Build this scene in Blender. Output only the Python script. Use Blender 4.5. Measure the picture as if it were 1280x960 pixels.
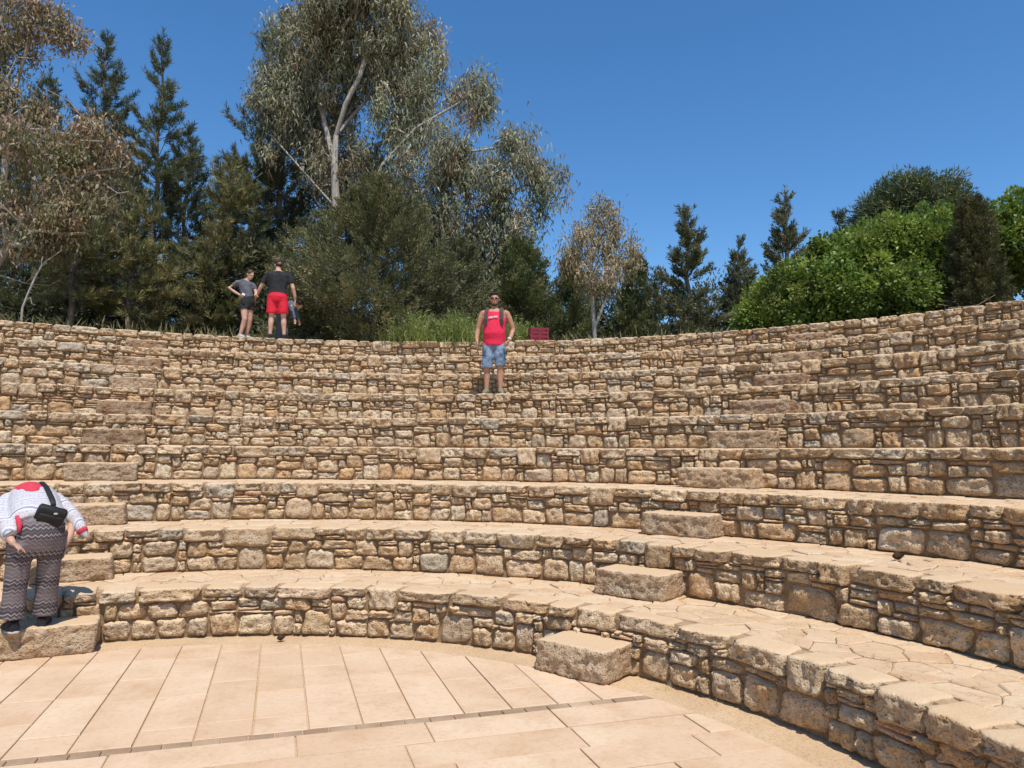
import bpy, bmesh, math, random
import numpy as np
from mathutils import Vector, Matrix, Euler

for o in list(bpy.data.objects): bpy.data.objects.remove(o)
scene = bpy.context.scene
COL = scene.collection
R_ = math.radians

# ------------------------------------------------------------------ camera
FPX, PITCH, ROLL = 916.4, 0.0958, 0.0069      # focal length in px of a 1280 px wide frame
EYE = 1.784
cam = bpy.data.cameras.new('camera')
cam.sensor_fit = 'HORIZONTAL'; cam.sensor_width = 36.0; cam.lens = 36.0 * FPX / 1280.0
cam.clip_start = 0.05; cam.clip_end = 3000
cam_ob = bpy.data.objects.new('camera', cam); COL.objects.link(cam_ob)
cam_ob.location = (0, 0, EYE)
cam_ob.rotation_euler = (Matrix.Rotation(math.pi/2 + PITCH, 3, 'X') @ Matrix.Rotation(ROLL, 3, 'Z')).to_euler()
scene.camera = cam_ob

# ------------------------------------------------------------------ light
AXIS = R_(17.45)                                # the theatre's axis leans this far left of +Y
SUN_EL = R_(62)
SUN_AZ = R_(16.0)                               # light travels this far left of +Y
to_sun = Vector((math.sin(SUN_AZ)*math.cos(SUN_EL), -math.cos(SUN_AZ)*math.cos(SUN_EL), math.sin(SUN_EL)))
world = bpy.data.worlds.new('World'); scene.world = world; world.use_nodes = True
wn = world.node_tree; wn.nodes.clear()
sky = wn.nodes.new('ShaderNodeTexSky'); sky.sky_type = 'NISHITA'; sky.sun_disc = False
sky.sun_elevation = SUN_EL; sky.sun_rotation = math.atan2(to_sun.x, to_sun.y)
sky.altitude = 100; sky.air_density = 1.0; sky.dust_density = 0.0; sky.ozone_density = 4.0
bg = wn.nodes.new('ShaderNodeBackground'); bg.inputs['Strength'].default_value = 0.135
wo = wn.nodes.new('ShaderNodeOutputWorld')
hs = wn.nodes.new('ShaderNodeHueSaturation'); hs.inputs['Saturation'].default_value = 1.22; hs.inputs['Value'].default_value = 1.22
wn.links.new(sky.outputs[0], hs.inputs['Color']); wn.links.new(hs.outputs[0], bg.inputs['Color']); wn.links.new(bg.outputs[0], wo.inputs['Surface'])
sl = bpy.data.lights.new('sun', 'SUN'); sl.energy = 4.8; sl.angle = R_(0.53); sl.color = (1.0, 0.955, 0.88)
sun = bpy.data.objects.new('sun', sl); COL.objects.link(sun)
sun.location = (5, -10, 30); sun.rotation_euler = (-to_sun).to_track_quat('-Z', 'Y').to_euler()
scene.view_settings.view_transform = 'Standard'; scene.view_settings.look = 'None'
scene.view_settings.exposure = 0.0; scene.view_settings.gamma = 1.0
scene.view_settings.use_curve_mapping = False
scene.render.engine = 'CYCLES'
scene.cycles.max_bounces = 6; scene.cycles.diffuse_bounces = 3; scene.cycles.transparent_max_bounces = 8

# ------------------------------------------------------------------ geometry of the place
S = 1.045
CX, CY = -2.0399*S, 2.7535*S                    # centre of the round floor
R1, DT, H = 4.3474*S, 1.0108*S, 0.45*S          # first riser radius, tread depth, riser height
NT = 9
TOP = NT*H
LIPO = 0.014
def Rk(k): return R1 + DT*(k-1)
def polar(a, r, z=0.0): return Vector((CX + r*math.cos(a), CY + r*math.sin(a), z))
def project(p):
    X, Y, Z = p[0], p[1], p[2]-EYE
    c, s = math.cos(PITCH), math.sin(PITCH)
    d = Y*c + Z*s; u = -Y*s + Z*c
    if d < 0.2: return None
    x, y = FPX*X/d, -FPX*u/d
    c, s = math.cos(ROLL), math.sin(ROLL)
    return 640 + c*x - s*y, 480 + s*x + c*y, d
def ray(x, y):
    dx, dy = x-640, y-480
    c, s = math.cos(ROLL), math.sin(ROLL)
    X, u = c*dx + s*dy, s*dx - c*dy
    c, s = math.cos(PITCH), math.sin(PITCH)
    return Vector((X, FPX*c - u*s, FPX*s + u*c))/FPX
def spot(x, y, Y):                               # the place seen at pixel x, y of the photo at depth Y
    d = ray(x, y); return Vector((d.x*Y/d.y, Y, EYE + d.z*Y/d.y))

# ------------------------------------------------------------------ helpers
def tag(o, label=None, cat=None, group=None, kind=None):
    if label: o['label'] = label
    if cat: o['category'] = cat
    if group: o['group'] = group
    if kind: o['kind'] = kind
    return o
def empty(name, loc=(0, 0, 0), rz=0.0):
    o = bpy.data.objects.new(name, None); COL.objects.link(o)
    o.empty_display_size = 0.2; o.location = loc; o.rotation_euler = (0, 0, rz); return o
def link(name, me, mat=None, parent=None):
    o = bpy.data.objects.new(name, me); COL.objects.link(o)
    if mat is not None and len(me.materials) == 0: me.materials.append(mat)
    if parent is not None: o.parent = parent
    return o
def npmesh(name, V, F, mat=None, smooth=False, tint=None):
    """V (n,3), F (m,4) or (m,3) arrays -> mesh; tint (n,3) per vertex colour attribute"""
    V = np.asarray(V, np.float32); F = np.asarray(F, np.int32)
    me = bpy.data.meshes.new(name)
    n, m, q = len(V), len(F), F.shape[1]
    me.vertices.add(n); me.vertices.foreach_set('co', V.ravel())
    me.loops.add(m*q); me.loops.foreach_set('vertex_index', F.ravel())
    me.polygons.add(m); me.polygons.foreach_set('loop_start', np.arange(0, m*q, q, dtype=np.int32))
    me.polygons.foreach_set('loop_total', np.full(m, q, np.int32))
    if smooth: me.polygons.foreach_set('use_smooth', np.ones(m, bool))
    if tint is not None:
        at = me.color_attributes.new('tint', 'FLOAT_COLOR', 'POINT')
        c = np.ones((n, 4), np.float32); c[:, :3] = tint
        at.data.foreach_set('color', c.ravel())
    me.update(calc_edges=True); me.validate()
    if mat is not None: me.materials.append(mat)
    return me
def bm_mesh(name, bm, mat=None, smooth=False):
    me = bpy.data.meshes.new(name); bmesh.ops.recalc_face_normals(bm, faces=bm.faces)
    bm.to_mesh(me); bm.free()
    if smooth:
        for p in me.polygons: p.use_smooth = True
    if mat is not None: me.materials.append(mat)
    return me
def box_bm(bm, c, d, rot=None, bevel=0.0):
    m = Matrix.Translation(c)
    if rot is not None: m = m @ rot.to_4x4()
    r = bmesh.ops.create_cube(bm, size=1.0, matrix=m @ Matrix.Diagonal((d[0], d[1], d[2], 1)))
    if bevel > 0:
        vs = set(r['verts']); ed = [e for e in bm.edges if e.verts[0] in vs and e.verts[1] in vs]
        bmesh.ops.bevel(bm, geom=ed, offset=bevel, segments=2, affect='EDGES', profile=0.5)

def _hash(ix, iy, iz, seed):
    h = (ix*374761393 + iy*668265263 + iz*2147483647 + seed*1274126177) & 0xFFFFFFFF
    h = ((h ^ (h >> 13))*1274126177) & 0xFFFFFFFF
    return ((h ^ (h >> 16)) & 0xFFFF)/32767.5 - 1.0
def vnoise(P, seed=0):
    P = np.asarray(P, np.float64); I = np.floor(P).astype(np.int64); f = P - I
    f = f*f*(3-2*f); out = 0
    for a in (0, 1):
        for b in (0, 1):
            for c in (0, 1):
                w = (f[:, 0] if a else 1-f[:, 0])*(f[:, 1] if b else 1-f[:, 1])*(f[:, 2] if c else 1-f[:, 2])
                out = out + w*_hash(I[:, 0]+a, I[:, 1]+b, I[:, 2]+c, seed)
    return out
def fbm(P, seed=0, octs=3, gain=0.5):
    s, a, out = 1.0, 1.0, 0
    for i in range(octs): out = out + a*vnoise(np.asarray(P)*s, seed+i*17); s *= 2.05; a *= gain
    return out

# ------------------------------------------------------------------ materials
def new_mat(name):
    m = bpy.data.materials.new(name); m.use_nodes = True
    nt = m.node_tree; nt.nodes.clear()
    out = nt.nodes.new('ShaderNodeOutputMaterial'); return m, nt, out
def N(nt, typ, **kw):
    n = nt.nodes.new(typ)
    for k, v in kw.items():
        if k in n.inputs.keys() if hasattr(n.inputs, 'keys') else False: n.inputs[k].default_value = v
        else: setattr(n, k, v)
    return n
def ramp(nt, fac, stops):
    r = nt.nodes.new('ShaderNodeValToRGB'); e = r.color_ramp.elements
    while len(e) < len(stops): e.new(0.5)
    for i, (p, c) in enumerate(stops):
        e[i].position = p; e[i].color = (c, c, c, 1) if isinstance(c, (int, float)) else (*c, 1)
    nt.links.new(fac, r.inputs[0]); return r.outputs[0]
def mix(nt, a, b, fac, mode='MIX'):
    m = nt.nodes.new('ShaderNodeMix'); m.data_type = 'RGBA'; m.blend_type = mode
    for sock, v in ((m.inputs[6], a), (m.inputs[7], b), (m.inputs[0], fac)):
        if hasattr(v, 'links'): nt.links.new(v, sock)
        elif isinstance(v, (int, float)): sock.default_value = v
        else: sock.default_value = (*v, 1)
    return m.outputs[2]
def math_(nt, op, a, b=None, c=None):
    m = nt.nodes.new('ShaderNodeMath'); m.operation = op
    for i, v in enumerate((a, b, c)):
        if v is None: continue
        if hasattr(v, 'links'): nt.links.new(v, m.inputs[i])
        else: m.inputs[i].default_value = v
    return m.outputs[0]
def noise(nt, vec, scale, detail=4, rough=0.55, out=0):
    n = nt.nodes.new('ShaderNodeTexNoise'); n.inputs['Scale'].default_value = scale
    n.inputs['Detail'].default_value = detail; n.inputs['Roughness'].default_value = rough
    if vec is not None: nt.links.new(vec, n.inputs['Vector'])
    return n.outputs[out]
def bsdf(nt, out, color, rough=0.9, bump=None, bdist=0.01, bstr=1.0, spec=0.25):
    b = nt.nodes.new('ShaderNodeBsdfPrincipled')
    if hasattr(color, 'links'): nt.links.new(color, b.inputs['Base Color'])
    else: b.inputs['Base Color'].default_value = (*color, 1)
    if hasattr(rough, 'links'): nt.links.new(rough, b.inputs['Roughness'])
    else: b.inputs['Roughness'].default_value = rough
    b.inputs['Specular IOR Level'].default_value = spec
    if bump is not None:
        bn = nt.nodes.new('ShaderNodeBump'); bn.inputs['Distance'].default_value = bdist
        bn.inputs['Strength'].default_value = bstr
        nt.links.new(bump, bn.inputs['Height']); nt.links.new(bn.outputs[0], b.inputs['Normal'])
    nt.links.new(b.outputs[0], out.inputs['Surface']); return b
def world_pos(nt, offset_by_object=True, island=False):
    g = nt.nodes.new('ShaderNodeNewGeometry'); pos = g.outputs['Position']
    if not offset_by_object: return pos, g
    rnd = g.outputs['Random Per Island'] if island else nt.nodes.new('ShaderNodeObjectInfo').outputs['Random']
    m = math_(nt, 'MULTIPLY', rnd, 37.0)
    v = nt.nodes.new('ShaderNodeVectorMath'); v.operation = 'ADD'
    nt.links.new(pos, v.inputs[0]); nt.links.new(m, v.inputs[1]); return v.outputs[0], g

DUST = (0.66, 0.465, 0.28)
def stone_mat(name, source='object', grain=1.0, dust=0.75):
    m, nt, out = new_mat(name)
    pos, g = world_pos(nt, True, source != 'object')
    if source == 'object': tint = nt.nodes.new('ShaderNodeObjectInfo').outputs['Color']
    else:
        a = nt.nodes.new('ShaderNodeAttribute'); a.attribute_name = 'tint'; tint = a.outputs['Color']
    big = noise(nt, pos, 5.0, 4, 0.6); mid = noise(nt, pos, 19.0, 5, 0.65); fine = noise(nt, pos, 75.0, 4, 0.7)
    vor = nt.nodes.new('ShaderNodeTexVoronoi'); vor.inputs['Scale'].default_value = 42.0
    vor.inputs['Randomness'].default_value = 1.0; nt.links.new(pos, vor.inputs['Vector'])
    pit = ramp(nt, vor.outputs['Distance'], [(0.05, 0.0), (0.42, 1.0)])
    c = mix(nt, tint, (0.97, 0.84, 0.64), ramp(nt, big, [(0.42, 0.0), (0.68, 0.38)]), 'MIX')
    c = mix(nt, c, (0.36, 0.245, 0.145), ramp(nt, mid, [(0.34, 0.6), (0.52, 0.0)]), 'MIX')
    c = mix(nt, c, (0.155, 0.125, 0.095), ramp(nt, noise(nt, pos, 8.5, 6, 0.7), [(0.60, 0.0), (0.74, 0.5)]), 'MIX')
    c = mix(nt, c, (0.6, 0.55, 0.5), math_(nt, 'MULTIPLY', math_(nt, 'SUBTRACT', 1.0, pit), 0.55*grain), 'MULTIPLY')
    c = mix(nt, c, (0.55, 0.48, 0.40), ramp(nt, fine, [(0.38, 0.55), (0.55, 0.0)]), 'MULTIPLY')
    # sandy dust that settles on whatever faces up
    sep = nt.nodes.new('ShaderNodeSeparateXYZ'); nt.links.new(g.outputs['Normal'], sep.inputs[0])
    up = ramp(nt, sep.outputs[2], [(0.62, 0.0), (0.93, dust)])
    c = mix(nt, c, mix(nt, DUST, (0.58, 0.40, 0.235), mid), up)
    h = math_(nt, 'ADD', math_(nt, 'MULTIPLY', mid, 1.0), math_(nt, 'MULTIPLY', fine, 0.42))
    h = math_(nt, 'ADD', h, math_(nt, 'MULTIPLY', pit, 0.35))
    bs = bsdf(nt, out, c, 0.93, h, 0.046*grain, 0.95, 0.15)
    bn = bs.inputs['Normal'].links[0].from_node
    nt.links.new(math_(nt, 'SUBTRACT', 0.95, math_(nt, 'MULTIPLY', ramp(nt, sep.outputs[2], [(0.62, 0.0), (0.93, 1.0)]), 0.72)), bn.inputs['Strength'])
    return m
M_STONE = stone_mat('rubble_stone')
M_STONE_STUFF = stone_mat('rubble_stone_small', 'attr')
M_BLOCK = stone_mat('step_block_stone', 'object', 1.1, 0.97)

def earth_mat(name, c0, c1, scale=3.0, bd=0.02, litter=None):
    m, nt, out = new_mat(name); pos, g = world_pos(nt, False)
    a = noise(nt, pos, scale, 6, 0.6); b = noise(nt, pos, 55.0, 4, 0.7)
    c = mix(nt, c0, c1, ramp(nt, a, [(0.35, 0.0), (0.65, 1.0)]))
    c = mix(nt, c, (0.6, 0.52, 0.45), ramp(nt, b, [(0.36, 0.6), (0.52, 0.0)]), 'MULTIPLY')
    if litter: c = mix(nt, c, litter, ramp(nt, noise(nt, pos, 14.0, 5, 0.7), [(0.5, 0.0), (0.62, 0.9)]))
    bsdf(nt, out, c, 0.95, math_(nt, 'ADD', a, math_(nt, 'MULTIPLY', b, 0.5)), bd, 0.8, 0.1)
    return m
M_MORTAR = earth_mat('earth_mortar', (0.23, 0.15, 0.085), (0.34, 0.225, 0.125), 9.0)
M_SAND = earth_mat('sandy_dirt', (0.54, 0.375, 0.22), (0.62, 0.445, 0.275), 2.5, 0.012)
M_TREAD = earth_mat('tread_bedding', (0.40, 0.27, 0.155), (0.50, 0.345, 0.20), 5.0, 0.015)
M_SOIL = earth_mat('woodland_soil', (0.20, 0.14, 0.08), (0.32, 0.23, 0.13), 0.8, 0.05, (0.11, 0.10, 0.05))

def flag_mat(name, base, alt, dark, bd=0.006, spots=0.5, crack=0.0):
    m, nt, out = new_mat(name); pos, g = world_pos(nt, True)
    oi = nt.nodes.new('ShaderNodeObjectInfo')
    a = noise(nt, pos, 2.6, 6, 0.62); b = noise(nt, pos, 26.0, 5, 0.7); f = noise(nt, pos, 160.0, 3, 0.7)
    c = mix(nt, base, alt, ramp(nt, oi.outputs['Random'], [(0.0, 0.0), (1.0, 1.0)]))
    c = mix(nt, c, dark, ramp(nt, a, [(0.46, 0.0), (0.72, spots)]))
    c = mix(nt, c, (0.78, 0.62, 0.42), ramp(nt, noise(nt, pos, 1.1, 4, 0.6), [(0.45, 0.0), (0.7, 0.4)]))
    c = mix(nt, c, (0.82, 0.74, 0.66), ramp(nt, b, [(0.34, 0.5), (0.50, 0.0)]), 'MULTIPLY')
    if crack:
        vv = nt.nodes.new('ShaderNodeTexVoronoi'); vv.feature = 'DISTANCE_TO_EDGE'; vv.inputs['Scale'].default_value = 6.5
        wob = nt.nodes.new('ShaderNodeVectorMath'); wob.operation = 'MULTIPLY_ADD'; wob.inputs[1].default_value = (0.16,)*3
        nt.links.new(noise(nt, pos, 7.0, 4, 0.6, 1), wob.inputs[0]); nt.links.new(pos, wob.inputs[2]); nt.links.new(wob.outputs[0], vv.inputs['Vector'])
        cr = ramp(nt, vv.outputs['Distance'], [(0.0, 0.0), (0.028, 1.0)])
        c = mix(nt, c, (0.46, 0.34, 0.24), math_(nt, 'MULTIPLY', math_(nt, 'SUBTRACT', 1.0, cr), ramp(nt, a, [(0.42, 0.0), (0.58, 0.85)])), 'MULTIPLY')
    c = mix(nt, c, (0.80, 0.74, 0.68), ramp(nt, f, [(0.34, 0.5), (0.46, 0.0)]), 'MULTIPLY')
    bsdf(nt, out, c, 0.82, math_(nt, 'ADD', b, math_(nt, 'MULTIPLY', f, 0.5)), bd, 0.7, 0.2)
    return m
M_SLAB = flag_mat('paving_limestone', (0.62, 0.42, 0.262), (0.68, 0.485, 0.32), (0.52, 0.325, 0.175), 0.002, 0.75)
M_FLAG = flag_mat('tread_flagstone', (0.63, 0.43, 0.255), (0.70, 0.515, 0.33), (0.55, 0.345, 0.19), 0.012, 0.65, 1.0)
M_SETT = flag_mat('brown_sett', (0.31, 0.20, 0.12), (0.42, 0.28, 0.175), (0.23, 0.15, 0.09), 0.006)

# ------------------------------------------------------------------ ground, floor
rng = random.Random(7)
bm = bmesh.new()
L = 900
for x, y in ((-L, -L), (L, -L), (L, L), (-L, L)): bm.verts.new((x, y, -0.035))
bm.faces.new(bm.verts)
ground = tag(link('ground', bm_mesh('ground', bm, M_SAND)), kind='structure')

A0, A1 = R_(-14), R_(205)                       # the horseshoe of seating runs between these angles
# raised woodland behind the top row
bm = bmesh.new(); rings = []
prof = [(Rk(NT)+0.22, -0.02), (Rk(NT)+0.8, 0.0), (Rk(NT)+2.5, 0.05), (Rk(NT)+6, 0.15), (30, 0.3), (60, 0.6), (160, 1.0), (800, 2.0)]
na = 96
for r, dz in prof:
    ring = []
    for i in range(na+1):
        a = A0 + (A1-A0)*i/na; p = polar(a, r, TOP + dz + (0.05*math.sin(a*31+r) if 13.5 < r < 60 else 0))
        ring.append(bm.verts.new(p))
    rings.append(ring)
for q in range(len(rings)-1):
    for i in range(na): bm.faces.new((rings[q][i], rings[q][i+1], rings[q+1][i+1], rings[q+1][i]))
for i in (0, na):                               # earth banks that close the two ends
    lo = [bm.verts.new((r[i].co.x, r[i].co.y, -0.04)) for r in rings]
    for q in range(len(rings)-1):
        bm.faces.new((rings[q][i], rings[q+1][i], lo[q+1], lo[q]))
hill = tag(link('hillside', bm_mesh('hillside', bm, M_SOIL)), kind='structure')

# paved round floor: slabs laid along the axis, a band of brown setts, then rows laid across
pr = Vector((math.cos(AXIS), math.sin(AXIS))); ax = Vector((-math.sin(AXIS), math.cos(AXIS)))
def floor_pt(u, v, z=0.0): return Vector((CX + pr.x*u + ax.x*v, CY + pr.y*u + ax.y*v, z))
floor_root = empty('plaza_floor', (CX, CY, 0)); tag(floor_root, kind='structure')
def clip_poly(poly, inside, cut):
    out = []
    for i in range(len(poly)):
        p, q = poly[i-1], poly[i]
        if inside(p) != inside(q): out.append(cut(p, q))
        if inside(q): out.append(q)
    return out
RF = 4.21
def circ_clip(poly, R=RF):
    dense = []
    for i in range(len(poly)):
        p, q = poly[i], poly[(i+1) % len(poly)]
        n = max(1, int((Vector(q)-Vector(p)).length/0.06))
        for j in range(n): dense.append((p[0]+(q[0]-p[0])*j/n, p[1]+(q[1]-p[1])*j/n))
    ins = lambda p: p[0]**2 + p[1]**2 <= R*R
    def cut(p, q):
        lo, hi = 0.0, 1.0
        pi = ins(p)
        for _ in range(14):
            m = (lo+hi)/2
            if ins((p[0]+(q[0]-p[0])*m, p[1]+(q[1]-p[1])*m)) == pi: lo = m
            else: hi = m
        return (p[0]+(q[0]-p[0])*lo, p[1]+(q[1]-p[1])*lo)
    if all(ins(p) for p in poly): return poly
    r = clip_poly(dense, ins, cut)
    # thin out points on straight runs
    out = []
    for i in range(len(r)):
        a, b, c = Vector(r[i-1]), Vector(r[i]), Vector(r[(i+1) % len(r)])
        if abs((b-a).cross(c-b)) > 1e-5: out.append(r[i])
    return out
def prism(name, pts, z1, thick, bev, mat, parent, tilt=(0, 0), origin=None):
    """flat stone with a chamfered top edge, pts world xy counter-clockwise"""
    n = len(pts); c = Vector((sum(p.x for p in pts)/n, sum(p.y for p in pts)/n))
    off = Vector((c.x, c.y, 0)); V = []
    for p in pts: V.append((p.x-c.x, p.y-c.y, z1-thick))
    for p in pts: V.append((p.x-c.x, p.y-c.y, z1-bev))
    for p in pts:
        d = Vector((p.x-c.x, p.y-c.y)); l = max(d.length, 1e-6); d = d*max(0.3, 1-bev*1.5/l)
        V.append((d.x, d.y, z1 + d.x*tilt[0] + d.y*tilt[1]))
    F = []
    for s in (0, n):
        for i in range(n):
            j = (i+1) % n; F.append((s+i, s+j, s+n+j, s+n+i))
    F.append(tuple(range(2*n, 3*n)))
    me = bpy.data.meshes.new(name); me.from_pydata(V, [], F); me.update(); me.materials.append(mat)
    o = link(name, me, None, parent)
    o.location = off - (parent.location if origin is None else origin); o.location.z = -(parent.location.z if origin is None else origin.z)
    return o
def slab(u0, u1, v0, v1, name='paving_slab', mat=None, gap=0.005, z=0.0, th=0.04):
    poly = circ_clip([(u0+gap, v0+gap), (u1-gap, v0+gap), (u1-gap, v1-gap), (u0+gap, v1-gap)]) if v1 > 0 else [(u0+gap, v0+gap), (u1-gap, v0+gap), (u1-gap, v1-gap), (u0+gap, v1-gap)]
    if len(poly) < 3: return
    A = sum(poly[i-1][0]*poly[i][1]-poly[i][0]*poly[i-1][1] for i in range(len(poly)))/2
    if A < 0.004: return
    prism(name, [floor_pt(u, v) for u, v in poly], z + rng.uniform(-0.002, 0.002), th, 0.004, mat or M_SLAB, floor_root)
W = 0.3463
for i in range(-14, 14):
    u0 = 0.028 + i*W
    if abs(u0) > RF: continue
    v = 1.735 - rng.uniform(0, 0.5) if False else 1.735
    v = 1.735; first = True
    while v < RF:
        l = rng.uniform(0.45, 1.05)
        if first: l = rng.uniform(0.25, 1.0); first = False
        slab(u0, u0+W, v, v+l); v += l
u = -3.95
while u < 3.9:
    l = 0.167*rng.uniform(0.94, 1.06); slab(u, u+l, 1.642, 1.733, 'sett', M_SETT, 0.004, -0.001); u += l
v = 1.640
for j in range(9):
    v0 = v - 0.345; u = -4.9 - rng.uniform(0, 0.8)
    while u < 4.9:
        l = rng.uniform(0.75, 1.1)
        if v0 > 0 or abs(u) < 4.5: slab(u, u+l, v0, v)
        u += l
    v = v0
bm = bmesh.new(); bmesh.ops.create_circle(bm, cap_ends=True, segments=96, radius=R1+0.15)
link('bedding', bm_mesh('bedding', bm, M_SAND), None, floor_root).location = (0, 0, -0.014)

# ------------------------------------------------------------------ stones
def stone_template(seed, seg=(13, 5, 11), power=(5.0, 4.0), corner=0.13, rough=0.05, flat_top=False, freq=(7, 3, 4), bevel=0.40):
    """irregular block in the unit box, front at -y, no back face"""
    r = np.random.RandomState(seed); nx, ny, nz = seg
    verts, faces, index = [], [], {}
    def vid(p):
        k = tuple(np.round(p, 5))
        if k not in index: index[k] = len(verts); verts.append(p)
        return index[k]
    def grid(n1, n2, fn):
        for i in range(n1):
            for j in range(n2):
                faces.append([vid(fn(a/n1*2-1, b/n2*2-1)) for a, b in ((i, j), (i+1, j), (i+1, j+1), (i, j+1))])
    grid(nx, nz, lambda a, b: (a, -1.0, b))
    grid(nx, ny, lambda a, b: (a, b, 1.0)); grid(nx, ny, lambda a, b: (a, -b, -1.0))
    grid(ny, nz, lambda a, b: (1.0, a, b)); grid(ny, nz, lambda a, b: (-1.0, -a, b))
    P = np.array(verts, float)
    # rounding: pull points towards a superellipse
    px = power[0]
    q = (np.abs(P[:, 0])**px + np.abs(P[:, 2])**px)**(1/px)
    m = np.maximum(np.abs(P[:, 0]), np.abs(P[:, 2]))
    s = np.where(q > 0, m/np.maximum(q, 1e-6), 1)
    P[:, 0] *= s; P[:, 2] *= s
    rr = np.clip((np.maximum(np.abs(P[:, 0]), np.abs(P[:, 2])) - 0.55)/0.45, 0, 1)
    P[:, 1] = 1 - (1-P[:, 1])*(1 - 0.5*bevel*rr**power[1])
    # every corner wanders
    c = r.uniform(-corner, corner, (2, 2, 3)); c[:, :, 1] *= 0.8
    tx, tz = (P[:, 0]+1)/2, (P[:, 2]+1)/2
    D = 0
    for i in (0, 1):
        for j in (0, 1):
            D = D + ((tx if i else 1-tx)*(tz if j else 1-tz))[:, None]*c[i, j][None]
    if flat_top: D[:, 2] = np.where(P[:, 2] > 0, D[:, 2]*0.15, D[:, 2])
    P = P + D
    f = np.array(freq); off = r.uniform(0, 50, 3)
    n1 = fbm(P*f*0.5 + off, seed, 3, 0.6); n2 = fbm(P*f*0.22 + off + 9, seed+5, 2)
    n3 = fbm(P*f*0.5 + off + 21, seed+9, 2, 0.6); n4 = fbm(P*f*0.5 + off + 33, seed+13, 2, 0.6)
    P[:, 1] += -(n1*rough*1.7 + n2*rough*1.5)*(1.0)
    k = 0.25 if flat_top else 1.0
    P[:, 0] += n3*rough*0.75; P[:, 2] += n4*rough*0.9*np.where(P[:, 2] > 0.6, k, 1)
    P[:, 0] = (P[:, 0]-P[:, 0].min())/(np.ptp(P[:, 0])) - 0.5
    P[:, 2] = (P[:, 2]-P[:, 2].min())/(np.ptp(P[:, 2])) - 0.5
    P[:, 1] *= 0.5
    return P, np.array(faces)
def make_set(n, seed, low=False, **kw):
    out = []
    for i in range(n):
        kw2 = dict(kw)
        if low: kw2['seg'] = (4, 1, 3)
        P, F = stone_template(seed+i*13, **kw2)
        out.append((P, F, None if low else npmesh('stone_%d' % (seed+i), P, F, M_STONE, True)))
    return out
KW_BLOCK = dict(power=(5.6, 2.6), corner=0.19, rough=0.10)
KW_ROUND = dict(power=(3.4, 2.2), corner=0.20, rough=0.09)
KW_CAP = dict(power=(7.0, 4.0), corner=0.15, rough=0.085, flat_top=True, freq=(9, 3, 3.5), bevel=0.17)
KW_THIN = dict(seg=(12, 4, 6), power=(4.0, 2.6), corner=0.16, rough=0.06, freq=(6, 3, 2))
KW_BRICK = dict(seg=(10, 3, 5), power=(14.0, 4.0), corner=0.06, rough=0.03, freq=(6, 3, 2))
SETS = {'block': make_set(34, 100, **KW_BLOCK), 'round': make_set(22, 900, **KW_ROUND), 'cap': make_set(26, 1500, **KW_CAP),
        'thin': make_set(14, 2100, **KW_THIN), 'brick': make_set(6, 2600, **KW_BRICK)}
LOW = {'block': make_set(10, 3100, True, **KW_BLOCK), 'round': make_set(10, 3500, True, **KW_ROUND), 'cap': make_set(8, 3900, True, **KW_CAP),
       'thin': make_set(8, 4300, True, **KW_THIN), 'brick': make_set(4, 4700, True, **KW_BRICK)}

PALETTE = [((0.66, 0.46, 0.265), 5), ((0.72, 0.53, 0.33), 4), ((0.60, 0.405, 0.22), 4), ((0.56, 0.42, 0.275), 2), ((0.50, 0.42, 0.31), 1.5),
           ((0.63, 0.40, 0.205), 2.5), ((0.50, 0.335, 0.18), 1.6), ((0.70, 0.55, 0.37), 2)]
def stone_tint(r, kind, warm=0.0):
    if kind == 'brick':
        c = r.choice([(0.50, 0.245, 0.13), (0.53, 0.29, 0.16), (0.55, 0.33, 0.18)])
    else: c = r.choices([p for p, _ in PALETTE], [w for _, w in PALETTE])[0]
    b = r.uniform(1.02, 1.28)
    if kind == 'cap': c = tuple(0.8*x + 0.2*y for x, y in zip(c, (0.46, 0.375, 0.275)))
    c = [x*b for x in c]
    w = 1 - 0.06*warm
    return (min(c[0]*(1-0.03*warm), 0.85), c[1]*w*(1-0.02*warm), c[2]*1.02*(w-0.11*warm), 1.0)

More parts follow.
